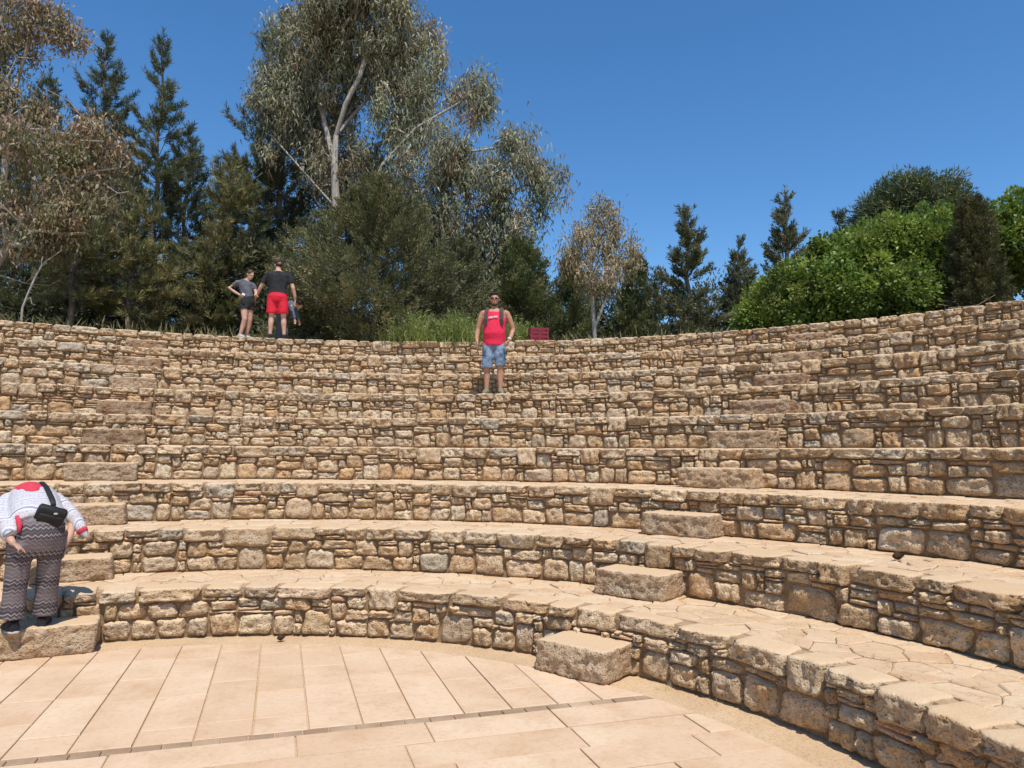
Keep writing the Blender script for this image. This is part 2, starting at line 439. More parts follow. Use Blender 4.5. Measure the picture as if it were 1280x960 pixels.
def pack_wall(length, height, r, big=1.0):
    """rubble packing of a strip: list of (u0, u1, v0, v1, kind)"""
    cell = 0.01; n = int(length/cell); out = []
    top = np.zeros(n); cur = np.zeros(n)
    i = 0; hcap = 0.14
    while i < n:
        w = int(r.triangular(0.17, 0.50, 0.27)*big/cell); w = min(w, n-i)
        if n-i-w < 12: w = n-i
        hcap = r.triangular(0.08, 0.19, 0.115)
        if r.random() < 0.06: hcap = r.uniform(0.19, 0.25)
        top[i:i+w] = height-hcap
        out.append((i*cell, (i+w)*cell, height-hcap, height, 'cap')); i += w
    guard = 0
    while guard < 20000:
        guard += 1
        rem = top-cur; open_ = rem > 0.012
        if not open_.any(): break
        lv = np.where(open_, cur, 9).min()
        flat = np.where(open_ & (cur < lv+0.004))[0]
        a = flat[0]; b = a
        while b+1 < n and open_[b+1] and abs(cur[b+1]-cur[a]) < 0.004: b += 1
        run = b-a+1; rw = run*cell
        left = cur[a-1]-cur[a] if a > 0 else 0.3
        right = cur[b+1]-cur[b] if b+1 < n else 0.3
        rm = rem[a:b+1]
        if rw < 0.055:
            hh = min(rm.min(), max(0.018, min([x for x in (left, right) if x > 0.005] or [0.04])))
            w = run
            kind = 'thin' if hh < rw*0.8 else 'round'
        else:
            t = r.random()
            if t < 0.13: w = r.uniform(0.06, 0.12)
            elif t < 0.78: w = r.triangular(0.13, 0.34, 0.22)
            else: w = r.uniform(0.28, 0.44)
            w = int(w*(1 + 0.5*(big-1))/cell)
            if run-w < 5: w = run if run < 45 else run//2
            w = max(3, min(w, run))
            rm = rem[a:a+w].min()
            if lv < 0.01: hh = r.triangular(0.09, 0.27, 0.18)*(1 + 0.35*(big-1))
            elif r.random() < 0.20: hh = r.uniform(0.025, 0.05)
            else: hh = r.triangular(0.07, 0.20, 0.12)
            hh = min(hh, w*cell*1.25, 0.8*height)
            for nb in (left, right):
                if nb > 0.02 and abs(hh-nb) < 0.022: hh = nb
            if rm-hh < 0.03: hh = rm
            hh = min(hh, rm)
            ww = w*cell
            if hh < 0.05 and ww > 0.075: kind = 'brick' if r.random() < 0.30 else 'thin'
            elif hh < 0.07 and ww > 0.1 and r.random() < 0.2: kind = 'brick'
            else: kind = 'round' if r.random() < 0.38 else 'block'
        cur[a:a+w] = cur[a:a+w].max()+hh
        out.append((a*cell, (a+w)*cell, cur[a]-hh, cur[a], kind))
    return out

def place_stone(parent, name, kind, a, r0, zc, w, h, depth, tint, r, tilt):
    P, F, me = r.choice(SETS[kind])
    o = bpy.data.objects.new(name, me); COL.objects.link(o); o.parent = parent
    o.location = polar(a, r0+depth/2, zc) - parent.location
    o.rotation_euler = (r.uniform(-0.04, 0.04), tilt, a-math.pi/2 + r.uniform(-0.06, 0.06)*(1.5 if kind != 'cap' else 0.6))
    sx = -1 if r.random() < 0.5 else 1
    o.scale = (w*sx, depth, h); o.color = tint
    return o
ORD = ['', 'lowest', 'second', 'third', 'fourth', 'fifth', 'sixth', 'seventh', 'eighth', 'topmost']
terraces = []
for k in range(1, NT+1):
    r = random.Random(500+k); R = Rk(k); z0 = (k-1)*H
    root = empty('seating_terrace', (CX, CY, z0))
    lab = {1: 'lowest curved rubble stone terrace wall edging the paved floor', 9: 'topmost curved rubble stone terrace wall, with trees standing right behind it'}.get(k, ORD[k]+' curved rubble stone terrace wall up from the paved floor')
    if k == 6: lab = 'sixth curved rubble terrace wall, the one the man in the red tank top stands on'
    tag(root, lab, 'terrace', 'curved stone terraces of the open air theatre', 'thing'); terraces.append(root)
    # earth core and bedding of the tread
    bm = bmesh.new(); na = 120; pr_ = [(R+0.05, -0.04), (R+0.05, H-0.06), (R+0.10, H-0.022), (Rk(k+1)+0.20, H-0.022)]
    if k == NT: pr_[-1] = (R+0.5, H-0.03)
    rows = [[bm.verts.new(polar(A0+(A1-A0)*i/na, rr, zz)-Vector((CX, CY, 0))) for i in range(na+1)] for rr, zz in pr_]
    for q in range(3):
        for i in range(na): bm.faces.new((rows[q][i], rows[q][i+1], rows[q+1][i+1], rows[q+1][i])).material_index = 1 if q == 2 else 0
    me = bm_mesh('wall_core', bm, M_MORTAR); me.materials.append(M_TREAD)
    for p in me.polygons:
        pass
    core = link('wall_core', me, None, root)
    big = {1: 1.25, 2: 1.2, 3: 1.12}.get(k, 1.04)
    stones = []
    for (u0, u1, v0, v1, kind) in pack_wall((A1-A0)*R, H, r, big):
        a = A0 + (u0+u1)/2/R
        stones.append([a, u1-u0, v0, v1, kind])
    # the wall stones that show are objects; the rest is one joined part
    cand = []
    for s in stones:
        p = project(polar(s[0], R, z0+(s[2]+s[3])/2))
        vis = p is not None and -90 < p[0] < 1370 and -50 < p[1] < 1080
        px = FPX/p[2]*min(s[1], 9) if vis else 0
        s.append(px*(s[3]-s[2]) if vis else 0); s.append(vis and max(px, px/s[1]*(s[3]-s[2])) > 8.5)
    for grp_name in ('stone', 'capstone'):
        sel = [s for s in stones if (s[4] == 'cap') == (grp_name == 'capstone')]
        good = sorted([s for s in sel if s[6]], key=lambda s: -s[5])[:295]
        for s in good: s.append(True)
    VV, FF, TT, n0 = [], [], [], 0
    for s in stones:
        a, w, v0, v1, kind = s[:5]
        warm = max(0, min(1, (R_(75)-a)/R_(50)))
        tint = stone_tint(r, kind, warm)
        gap = r.uniform(0.002, 0.010); w2 = max(w-gap, 0.02); h2 = max(v1-v0-gap*0.8, 0.014)
        zc = z0+(v0+v1)/2
        cap = kind == 'cap'
        depth = 0.34 if cap else (0.20 if kind in ('block', 'round') else 0.13)
        r0 = R - (LIPO + r.uniform(-0.012, 0.02) if cap else r.uniform(-0.012, 0.016)) - (0.0 if cap else 0.010*max(0, 1-v1/0.2))
        if cap: zc += r.uniform(-0.006, 0.003)
        if kind in ('thin', 'brick'): r0 += 0.012
        if len(s) > 7:
            place_stone(root, 'capstone' if cap else 'stone', kind, a, r0, zc, w2*(1.0 if cap else 1.02), h2*(1.0 if cap else 1.03), depth, tint, r, 0.0 if cap else r.uniform(-0.05, 0.05))
        else:
            P, F, _ = r.choice(LOW[kind]); Q = P*np.array([w2, depth, h2]); ca, sa = math.cos(a-math.pi/2), math.sin(a-math.pi/2)
            X = Q[:, 0]*ca - Q[:, 1]*sa; Y = Q[:, 0]*sa + Q[:, 1]*ca
            c = polar(a, r0+depth/2, zc-z0)
            VV.append(np.stack([X+c.x-CX, Y+c.y-CY, Q[:, 2]+c.z], 1)); FF.append(F+n0); n0 += len(P)
            TT.append(np.tile(np.array(tint[:3]), (len(P), 1)))
    if VV:
        me = npmesh('packing_stones', np.concatenate(VV), np.concatenate(FF), M_STONE_STUFF, True, np.concatenate(TT))
        tag(link('packing_stones', me, None, root), kind='stuff')
    # crazy paving on the treads that can be seen from the floor
    if k <= 3:
        tread = empty('tread', (0, 0, 0)); tread.parent = root
        rin, rout = R+0.24, Rk(k+1)+0.03
        aa, ab = R_(2), R_(135); rm = (rin+rout)/2
        pts = []
        nrow = 4; CE = 0.25; nu = int((ab-aa)*rm/CE)
        for i in range(nu):
            for j in range(nrow):
                pts.append(((i+0.5*(j % 2)+r.uniform(0.0, 1.0))*CE, (j+r.uniform(0.12, 0.88))*(rout-rin)/nrow))
        Lt = nu*CE; Wt = rout-rin
        for i, p in enumerate(pts):
            if r.random() < 0.12: pass
            poly = [(max(0, p[0]-0.6), 0), (min(Lt, p[0]+0.6), 0), (min(Lt, p[0]+0.6), Wt), (max(0, p[0]-0.6), Wt)]
            for q in pts:
                if q is p or abs(q[0]-p[0]) > 1.0: continue
                nx, ny = q[0]-p[0], q[1]-p[1]; d = math.hypot(nx, ny)
                if d < 1e-4: continue
                nx /= d; ny /= d; lim = d/2 - 0.0025
                f = lambda t, nx=nx, ny=ny, lim=lim: (t[0]-p[0])*nx + (t[1]-p[1])*ny - lim
                def cut(s, t, f=f):
                    fs, ft = f(s), f(t); w = fs/(fs-ft); return (s[0]+(t[0]-s[0])*w, s[1]+(t[1]-s[1])*w)
                poly = clip_poly(poly, lambda t: f(t) <= 0, cut)
                if len(poly) < 3: break
            if len(poly) < 3: continue
            # broken edges
            rough = []
            for q in range(len(poly)):
                s, t = poly[q], poly[(q+1) % len(poly)]
                ln = math.hypot(t[0]-s[0], t[1]-s[1]); rough.append(s)
                if ln > 0.1: rough.append(((s[0]+t[0])/2 + r.uniform(-0.006, 0.006), (s[1]+t[1])/2 + r.uniform(-0.006, 0.006)))
            w = [polar(ab - s[0]/rm, rin+s[1]) for s in rough]
            w = [Vector((q.x, q.y)) for q in w]
            A = sum(w[i-1].x*w[i].y-w[i].x*w[i-1].y for i in range(len(w)))/2
            if A < 0: w.reverse()
            if abs(A) < 0.004: continue
            prism('flagstone', w, H - 0.002 + r.uniform(-0.008, 0.006), 0.05, 0.007, M_FLAG, tread, (r.uniform(-0.02, 0.02), r.uniform(-0.02, 0.02)), Vector((CX, CY, 0)))

# ------------------------------------------------------------------ half-step blocks of the two stairs
def step_block(a, k, w, d, h, label, seed, tone):
    r = random.Random(seed)
    P, F = stone_template(seed, (34, 14, 16), (18.0, 6.0), 0.055, 0.042, True, (20, 9, 8), 0.10)
    # close the back
    me = npmesh('step_block', P*np.array([w, d, h]) + np.array([0, 0, h/2]), F, M_BLOCK, True)
    o = link('step_block', me)
    o.location = polar(a, Rk(k+1)-d/2+0.01, k*H-0.012 if k else -0.012); o.rotation_euler = (0, 0, a-math.pi/2 + r.uniform(-0.03, 0.03))
    o.color = (tone[0]*1.04, tone[1]*0.96, tone[2]*0.9, 1)
    tag(o, label, 'stone step', 'stone half-step blocks')
PLACE = ['standing on the paved floor', 'on the lowest tread', 'on the second tread', 'on the third tread', 'on the fourth tread', 'on the fifth tread', 'on the sixth tread', 'on the seventh tread', 'on the eighth tread']
TONES = [(0.60, 0.44, 0.28, 1), (0.56, 0.41, 0.265, 1), (0.52, 0.385, 0.255, 1), (0.62, 0.45, 0.28, 1), (0.52, 0.36, 0.22, 1), (0.42, 0.275, 0.165, 1), (0.40, 0.255, 0.15, 1), (0.48, 0.32, 0.19, 1), (0.42, 0.27, 0.16, 1)]
LT = [(0.58, 0.43, 0.275, 1), (0.58, 0.42, 0.265, 1), (0.57, 0.42, 0.27, 1), (0.54, 0.42, 0.295, 1), (0.33, 0.21, 0.12, 1), (0.38, 0.25, 0.15, 1), (0.50, 0.36, 0.23, 1), (0.38, 0.24, 0.14, 1), (0.40, 0.255, 0.15, 1)]
for k in range(9):
    R = Rk(k+1)
    wd = [0.73, 0.76, 0.80, 0.95, 0.86, 0.84, 0.80, 0.78, 0.78][k]
    step_block(R_(55.6) - wd/2/R, k, wd, 0.43 if k < 2 else 0.40, 0.245 if k else 0.27, 'stone half-step %s, in the stair by the brown sett band' % PLACE[k], 7000+k, TONES[k])
    wd = [0.80, 0.80, 0.80, 0.86, 0.82, 0.80, 0.76, 0.76, 0.78][k]
    step_block(R_(112.3) + wd/2/R, k, wd, 0.40, 0.245 if k else 0.27, 'stone half-step %s, in the stair by the bending woman' % PLACE[k], 7100+k, LT[k])

# ------------------------------------------------------------------ vegetation
def leaf_mat(name, gloss=0.45, trans=0.35):
    m, nt, out = new_mat(name)
    a = nt.nodes.new('ShaderNodeAttribute'); a.attribute_name = 'tint'
    b = nt.nodes.new('ShaderNodeBsdfPrincipled'); b.inputs['Roughness'].default_value = gloss
    b.inputs['Specular IOR Level'].default_value = 0.35
    nt.links.new(a.outputs['Color'], b.inputs['Base Color'])
    t = nt.nodes.new('ShaderNodeBsdfTranslucent')
    br = mix(nt, a.outputs['Color'], (1.15, 1.25, 0.55), 0.55, 'MULTIPLY'); nt.links.new(br, t.inputs['Color'])
    ms = nt.nodes.new('ShaderNodeMixShader'); ms.inputs[0].default_value = trans
    nt.links.new(b.outputs[0], ms.inputs[1]); nt.links.new(t.outputs[0], ms.inputs[2]); nt.links.new(ms.outputs[0], out.inputs['Surface'])
    return m
M_LEAF = leaf_mat('foliage', 0.55, 0.22)
M_GLOSSLEAF = leaf_mat('glossy_foliage', 0.5, 0.3)
def bark_mat(name, c0, c1, sx=14.0):
    m, nt, out = new_mat(name); pos, g = world_pos(nt, False)
    mp = nt.nodes.new('ShaderNodeMapping'); mp.inputs['Scale'].default_value = (1, 1, 0.25); nt.links.new(pos, mp.inputs['Vector'])
    a = noise(nt, mp.outputs[0], sx, 5, 0.65); bsdf(nt, out, mix(nt, c0, c1, ramp(nt, a, [(0.35, 0.0), (0.65, 1.0)])), 0.9, a, 0.03, 0.9, 0.1)
    return m
M_PALEBARK = bark_mat('pale_bark', (0.30, 0.255, 0.21), (0.50, 0.45, 0.385))
M_BARK = bark_mat('dark_bark', (0.075, 0.055, 0.04), (0.17, 0.13, 0.10))
M_PINEBARK = bark_mat('pine_bark', (0.12, 0.09, 0.065), (0.26, 0.20, 0.15))
M_TWIG = bark_mat('dry_twig', (0.20, 0.16, 0.12), (0.34, 0.28, 0.22))

def unit(v): return v/np.maximum(np.linalg.norm(v, axis=-1, keepdims=True), 1e-9)
def leaf_mesh(name, pos, d, L, W, tint, rs, mat, flat=None, tri=False):
    """one rhombus per leaf: base at pos, pointing along d"""
    n = len(pos); d = unit(d); side = rs.normal(size=(n, 3))
    if flat is not None: side = side*0.55 + np.cross(d, flat)
    side = unit(side - (side*d).sum(1, keepdims=True)*d)
    L = np.broadcast_to(L, (n,))[:, None]; W = np.broadcast_to(W, (n,))[:, None]
    if tri:
        V = np.stack([pos + side*W*0.5, pos + d*L, pos - side*W*0.5], 1).reshape(-1, 3)
        return npmesh(name, V, np.arange(3*n).reshape(n, 3), mat, False, np.repeat(tint, 3, axis=0))
    V = np.stack([pos, pos + d*L*0.45 + side*W*0.5, pos + d*L, pos + d*L*0.45 - side*W*0.5], 1).reshape(-1, 3)
    F = np.arange(4*n).reshape(n, 4)
    return npmesh(name, V, F, mat, False, np.repeat(tint, 4, axis=0))
def tints(rs, n, cols, w, jitter=0.18):
    cols = np.array(cols); w = np.array(w, float); c = cols[rs.choice(len(cols), n, p=w/w.sum())]
    return np.clip(1.6*np.array([1.08, 1.0, 0.97])*c*(1 + rs.uniform(-jitter, jitter, (n, 1)))*(1 + rs.uniform(-0.06, 0.06, (n, 3))), 0.01, 0.6)
class Skel:
    def __init__(s): s.p, s.par, s.ends = [], [], []
    def poly(s, pts, parent=-1):
        idx = parent
        for q in pts: s.p.append(np.array(q, float)); s.par.append(idx); idx = len(s.p)-1
        return idx
    def nearest(s, t, zbias=0.35, lo=0.0):
        P = np.array(s.p); d = P - t; dist = np.sqrt((d**2).sum(1)) + np.maximum(d[:, 2], 0)*1.5
        dist = np.where(P[:, 2] < lo, 99, dist); return int(np.argmin(dist))
    def reach(s, t, rs, bend=0.12, lo=0.0, step=0.55, sag=0.0):
        i = s.nearest(t, lo=lo); a = s.p[i]; v = t-a; l = np.linalg.norm(v)
        n = max(1, int(l/step)); off = rs.normal(size=3)*bend*l; pts = []
        for j in range(1, n+1):
            w = j/n; q = a + v*w + off*math.sin(math.pi*w)*0.8; q[2] += sag*l*math.sin(math.pi*w); pts.append(q)
        e = s.poly(pts, i); s.ends.append(e); return e
    def radii(s, tip, expo, maxr=9):
        cnt = np.zeros(len(s.p))
        for e in s.ends: cnt[e] += 1
        for i in range(len(s.p)-1, -1, -1):
            if s.par[i] >= 0: cnt[s.par[i]] += cnt[i]
        return np.minimum(tip*np.maximum(cnt, 1)**expo, maxr)
    def mesh(s, name, rad, mat, sides=6, minr=0.0):
        V, F = [], []; n0 = 0
        ang = np.arange(sides)*2*math.pi/sides
        for i, q in enumerate(s.p):
            j = s.par[i]
            if j < 0: continue
            a, b = s.p[j], q; d = b-a; l = np.linalg.norm(d)
            if l < 1e-5 or rad[i] < minr: continue
            d = d/l; u = np.cross(d, (0.3, 0.9, 0.1) if abs(d[2]) > 0.8 else (0, 0, 1)); u /= np.linalg.norm(u); w = np.cross(d, u)
            ra, rb = min(rad[j], rad[i]*1.35), rad[i]
            ring = np.cos(ang)[:, None]*u + np.sin(ang)[:, None]*w
            V += [a - d*ra*0.3 + ring*ra, b + ring*rb]
            k = np.arange(sides); F.append(np.stack([n0+k, n0+(k+1) % sides, n0+sides+(k+1) % sides, n0+sides+k], 1)); n0 += 2*sides
        return npmesh(name, np.concatenate(V), np.concatenate(F), mat, True)
def in_lobes(rs, lobes, n, shell=0.5):
    """points spread through ellipsoid lobes (cx,cy,cz,rx,ry,rz)"""
    out = []; vol = np.array([l[3]*l[4]*l[5] for l in lobes])**0.75; cnt = np.maximum(1, (n*vol/vol.sum()).astype(int))
    for l, c in zip(lobes, cnt):
        d = unit(rs.normal(size=(c, 3))); r = rs.uniform(shell, 1.0, (c, 1))**0.6
        out.append(np.array(l[:3]) + d*r*np.array(l[3:]))
    return np.concatenate(out)
def finish(name, label, cat, base, parts, group=None):
    t = empty(name, base); tag(t, label, cat, group)
    for nm, me in parts: link(nm, me, None, t)
    return t

def gum_tree(name, label, base, limbs, lobes, nclu, per, cols, w, seed, leaf=(0.17, 0.036), clu=(0.34, 0.42), tip=0.010, expo=0.44, lo=1.0, bark=None, maxr=0.26, group=None, twigs=0):
    rs = np.random.RandomState(seed); sk = Skel()
    for pts, par in limbs: sk.poly(pts, par if par < 0 else sk.nearest(np.array(pts[0])))
    T = in_lobes(rs, lobes, nclu, 0.25); T = T[np.argsort(np.linalg.norm(T - np.array(sk.p[0]), axis=1))]
    for t in T: sk.reach(t, rs, 0.12, lo, 0.5, 0.06)
    for _ in range(twigs):                                   # bare sticks
        sk.reach(T[rs.randint(len(T))] + rs.normal(size=3)*0.6, rs, 0.15, lo, 0.4)
    rad = sk.radii(tip, expo, maxr)
    n = len(T)*per; ci = np.repeat(np.arange(len(T)), per)
    size = rs.uniform(0.7, 1.35, len(T))[ci][:, None]
    off = rs.normal(size=(n, 3))*np.array([clu[0], clu[0], clu[1]])*size*0.62
    off[:, 2] -= 0.16
    d = rs.normal(size=(n, 3))*0.42 + np.array([0, 0, -0.85])
    ct = tints(rs, len(T), cols, w, 0.2)[ci]*(1 + rs.uniform(-0.25, 0.25, (n, 1)))
    me = leaf_mesh('crown', T[ci]+off, d, leaf[0]*rs.uniform(0.6, 1.3, n), leaf[1]*rs.uniform(0.7, 1.3, n), ct, rs, M_LEAF, None, True)
    return finish(name, label, 'tree', base, [('trunk', sk.mesh('trunk', rad, bark or M_PALEBARK)), ('crown', me)], group)

def pine_tree(name, label, base, ht, wid, seed, z0=0.25, cols=None, tw=1.0, shape=0.8, lean=(0, 0), cones=False, dens=1.0, group=None, needle=(0.17, 0.026), droop=0.0):
    rs = np.random.RandomState(seed); sk = Skel(); cols = cols or [(0.038, 0.058, 0.026), (0.055, 0.075, 0.032), (0.085, 0.10, 0.042)]
    nz = 16; tr = [(lean[0]*(i/nz)**1.5*ht + 0.05*math.sin(i*1.3+seed), lean[1]*(i/nz)*ht + 0.05*math.cos(i*1.7+seed), ht*i/nz) for i in range(nz+1)]
    sk.poly(tr); trp = np.array(tr); sk.ends.append(nz)
    A, D = [], []
    z = ht*z0
    while z < ht*0.985:
        t = (z/ht - z0)/(1-z0); prof = wid*((1-t)**shape)*(0.75 + 0.25*min(1, t*5))
        nb = rs.randint(4, 7) if t < 0.85 else 3
        az0 = rs.uniform(0, 6.28)
        for b in range(nb):
            if rs.rand() < 0.16: continue
            L = max(0.25, prof*rs.uniform(0.5, 1.25)); az = az0 + b*6.283/nb + rs.normal()*0.25
            el = R_(-8 + 55*t) + rs.normal()*0.10 - droop
            i0 = int(round(z/ht*nz)); o = np.array([np.interp(z, trp[:, 2], trp[:, 0]), np.interp(z, trp[:, 2], trp[:, 1]), z])
            n = max(3, int(L/0.45)); pts = []; p = o.copy(); e = el
            for s_ in range(n):
                p = p + np.array([math.cos(az)*math.cos(e), math.sin(az)*math.cos(e), math.sin(e)])*L/n
                e += 0.10 + rs.normal()*0.08; az += rs.normal()*0.07; pts.append(p.copy())
            sk.poly(pts, min(i0, nz)); sk.ends.append(len(sk.p)-1)
            path = np.array([o]+pts); nt_ = max(4, int(L*9.5*dens))
            for q in range(nt_):
                w = 0.22 + 0.78*(q+rs.rand())/nt_; x = w*(len(path)-1); k = min(int(x), len(path)-2); c = path[k] + (path[k+1]-path[k])*(x-k)
                dr = unit(path[k+1]-path[k]); sd = np.cross(dr, (0, 0, 1)); sd = unit(sd)*(1 if rs.rand() < 0.5 else -1)
                dd = unit(dr*0.75 + sd*rs.uniform(0.0, 1.0) + np.array([0, 0, rs.uniform(0.1, 0.75)]))
                c = c + sd*rs.uniform(0, 0.32)*L*(1-w*0.6)*0.5 + np.array([0, 0, rs.uniform(-0.05, 0.08)])
                A.append(c); D.append(dd)
        z += rs.uniform(0.26, 0.46)*(0.7+0.3*ht/10)
    A.append(np.array(tr[-1])); D.append(np.array([0, 0, 1.0]))
    A = np.array(A); D = np.array(D); per = int(34*tw); n = len(A)*per; ci = np.repeat(np.arange(len(A)), per)
    s_ = rs.uniform(0, 1, (n, 1)); ax_ = D[ci]
    rad_ = rs.normal(size=(n, 3)); rad_ = unit(rad_ - (rad_*ax_).sum(1, keepdims=True)*ax_)
    pos = A[ci] + ax_*(s_*0.34-0.08) + rad_*0.02; d = ax_*(0.55+0.5*s_) + rad_*0.75 + np.array([0, 0, 0.15])
    ct = tints(rs, len(A), cols, [1.2, 1.3, 0.8][:len(cols)], 0.22)[ci]*(1 + rs.uniform(-0.2, 0.2, (n, 1)))
    parts = [('trunk', sk.mesh('trunk', np.maximum(sk.radii(0.011, 0.52, 0.2), 0.008), M_PINEBARK)),
             ('crown', leaf_mesh('crown', pos, d, needle[0]*rs.uniform(0.7, 1.25, n), needle[1]*rs.uniform(0.8, 1.3, n), ct, rs, M_LEAF, None, True))]
    if cones:
        V, F = [], []; n0 = 0
        for i in rs.choice(len(A), min(len(A), 130), replace=False):
            P, Q = cone_pts; V.append(P*rs.uniform(0.05, 0.075) + A[i] + np.array([0, 0, -0.06])); F.append(Q+n0); n0 += len(P)
        parts.append(('cones', npmesh('cones', np.concatenate(V), np.concatenate(F), M_CONE, True)))
    t = finish(name, label, 'tree', base, parts, group)
    for c in t.children:
        if c.name.startswith('cones'): c['kind'] = 'stuff'
    return t
def cone_template():
    V, F = [], []; nr, ns = 6, 6
    for i in range(nr+1):
        t = i/nr; r = math.sin(math.pi*min(0.98, 0.08+0.92*t))*0.55 + 0.02
        for j in range(ns): V.append((r*math.cos(j*2*math.pi/ns + i*0.5), r*math.sin(j*2*math.pi/ns + i*0.5), (t-0.5)*2.0))
    for i in range(nr):
        for j in range(ns): F.append((i*ns+j, i*ns+(j+1) % ns, (i+1)*ns+(j+1) % ns, (i+1)*ns+j))
    return np.array(V), np.array(F)
cone_pts = cone_template()
M_CONE = bark_mat('cone_brown', (0.06, 0.035, 0.022), (0.15, 0.085, 0.05), 60)

def cypress(name, label, base, ht, wid, seed, plumes=230, per=170, cols=None, w=None, plen=0.75, prad=0.15, up=0.55, profile=None, leaf=(0.085, 0.03), group=None, depth=1.0, trunk=True, jag=0.3):
    rs = np.random.RandomState(seed)
    cols = cols or [(0.040, 0.050, 0.022), (0.060, 0.068, 0.028), (0.095, 0.095, 0.042)]; w = w or [1, 1.3, 0.7]
    profile = profile or (lambda t: (0.55 + 0.45*np.minimum(1, t/0.12))*np.maximum(0.04, (1-t))**0.75)
    t = rs.uniform(0, 1, plumes)**1.4; az = rs.uniform(0, 6.283, plumes); lob = 1 + jag*np.sin(az*3+seed+t*9)
    r = wid*profile(t)*lob*rs.uniform(0.35, 1.0, plumes)**0.5
    tip = np.stack([np.cos(az)*r, np.sin(az)*r*depth, t*ht*0.97 + 0.1], 1)
    ax_ = unit(np.stack([np.cos(az), np.sin(az), np.full(plumes, up) + t*1.3 + rs.normal(size=plumes)*0.25], 1) + rs.normal(size=(plumes, 3))*0.18)
    pl = plen*rs.uniform(0.6, 1.3, plumes)*(0.55 + 0.45*(1-t))
    n = plumes*per; ci = np.repeat(np.arange(plumes), per); s_ = rs.uniform(0, 1, n)
    a = ax_[ci]; rad_ = rs.normal(size=(n, 3)); rad_ = rad_ - (rad_*a).sum(1, keepdims=True)*a
    pos = tip[ci] + a*((s_-0.75)*pl[ci])[:, None] + rad_*(prad*(1.05-s_)**0.8)[:, None]*0.75
    d = a*0.9 + unit(rad_)*0.65 + rs.normal(size=(n, 3))*0.2
    ct = tints(rs, plumes, cols, w, 0.2)[ci]*(1 + rs.uniform(-0.22, 0.22, (n, 1)))
    me = leaf_mesh('crown', pos, d, leaf[0]*rs.uniform(0.6, 1.4, n), leaf[1]*rs.uniform(0.7, 1.3, n), ct, rs, M_LEAF, None, True)
    sk = Skel(); sk.poly([(0.03*math.sin(i+seed), 0.03*math.cos(i*2), ht*0.93*i/10) for i in range(11)])
    for q in range(min(plumes, 130)):
        i = max(0, min(9, int((tip[q, 2]-0.35*pl[q]-r[q]*0.5)/(ht*0.093)))); mid = (np.array(sk.p[i]) + tip[q])/2 + np.array([0, 0, -0.04]); sk.poly([mid, tip[q] - ax_[q]*pl[q]*0.3], i); sk.ends.append(len(sk.p)-1)
    return finish(name, label, 'tree', base, [('trunk', sk.mesh('trunk', np.minimum(sk.radii(0.010, 0.5), 0.14), M_BARK, 5)), ('crown', me)], group)

def broadleaf(name, label, base, lobes, nclu, per, cols, w, seed, leaf=(0.092, 0.055), cr=0.21, cat='tree', group=None, mat=None):
    rs = np.random.RandomState(seed); sk = Skel()
    sk.poly([(0, 0, 0), (0.03, 0, 0.4), (0.0, 0.05, 0.9)])
    for l in lobes: sk.reach(np.array(l[:3])*np.array([0.9, 0.9, 0.85]), rs, 0.1, 0.3, 0.4)
    nclu = int(nclu); T = in_lobes(rs, lobes, nclu, 0.62); T = T + rs.normal(size=T.shape)*0.10; C0 = np.array([np.array(l[:3]) for l in lobes])
    for t in T[::3]: sk.reach(t, rs, 0.1, 0.3, 0.5)
    lc = C0[np.argmin(((T[:, None, :]-C0[None])**2).sum(2), axis=1)]
    n = len(T)*per; ci = np.repeat(np.arange(len(T)), per); size = rs.uniform(0.6, 1.4, len(T))[ci][:, None]
    o = unit(rs.normal(size=(n, 3))); off = o*cr*size*rs.uniform(0.35, 1.0, (n, 1))**0.5
    outw = unit(T-lc)[ci]; d = o*0.6 + outw*0.6 + rs.normal(size=(n, 3))*0.55
    nr = unit(outw*0.5 + np.array([0, -0.1, 0.7]) + o*0.5)
    ct = tints(rs, len(T), cols, w, 0.18)[ci]*(1 + rs.uniform(-0.22, 0.25, (n, 1)))
    me = leaf_mesh('crown', T[ci]+off, d, leaf[0]*rs.uniform(0.65, 1.3, n), leaf[1]*rs.uniform(0.7, 1.3, n), ct, rs, mat or M_GLOSSLEAF, nr)
    return finish(name, label, cat, base, [('trunk', sk.mesh('trunk', np.minimum(sk.radii(0.008, 0.5), 0.12), M_BARK, 5)), ('crown', me)], group)

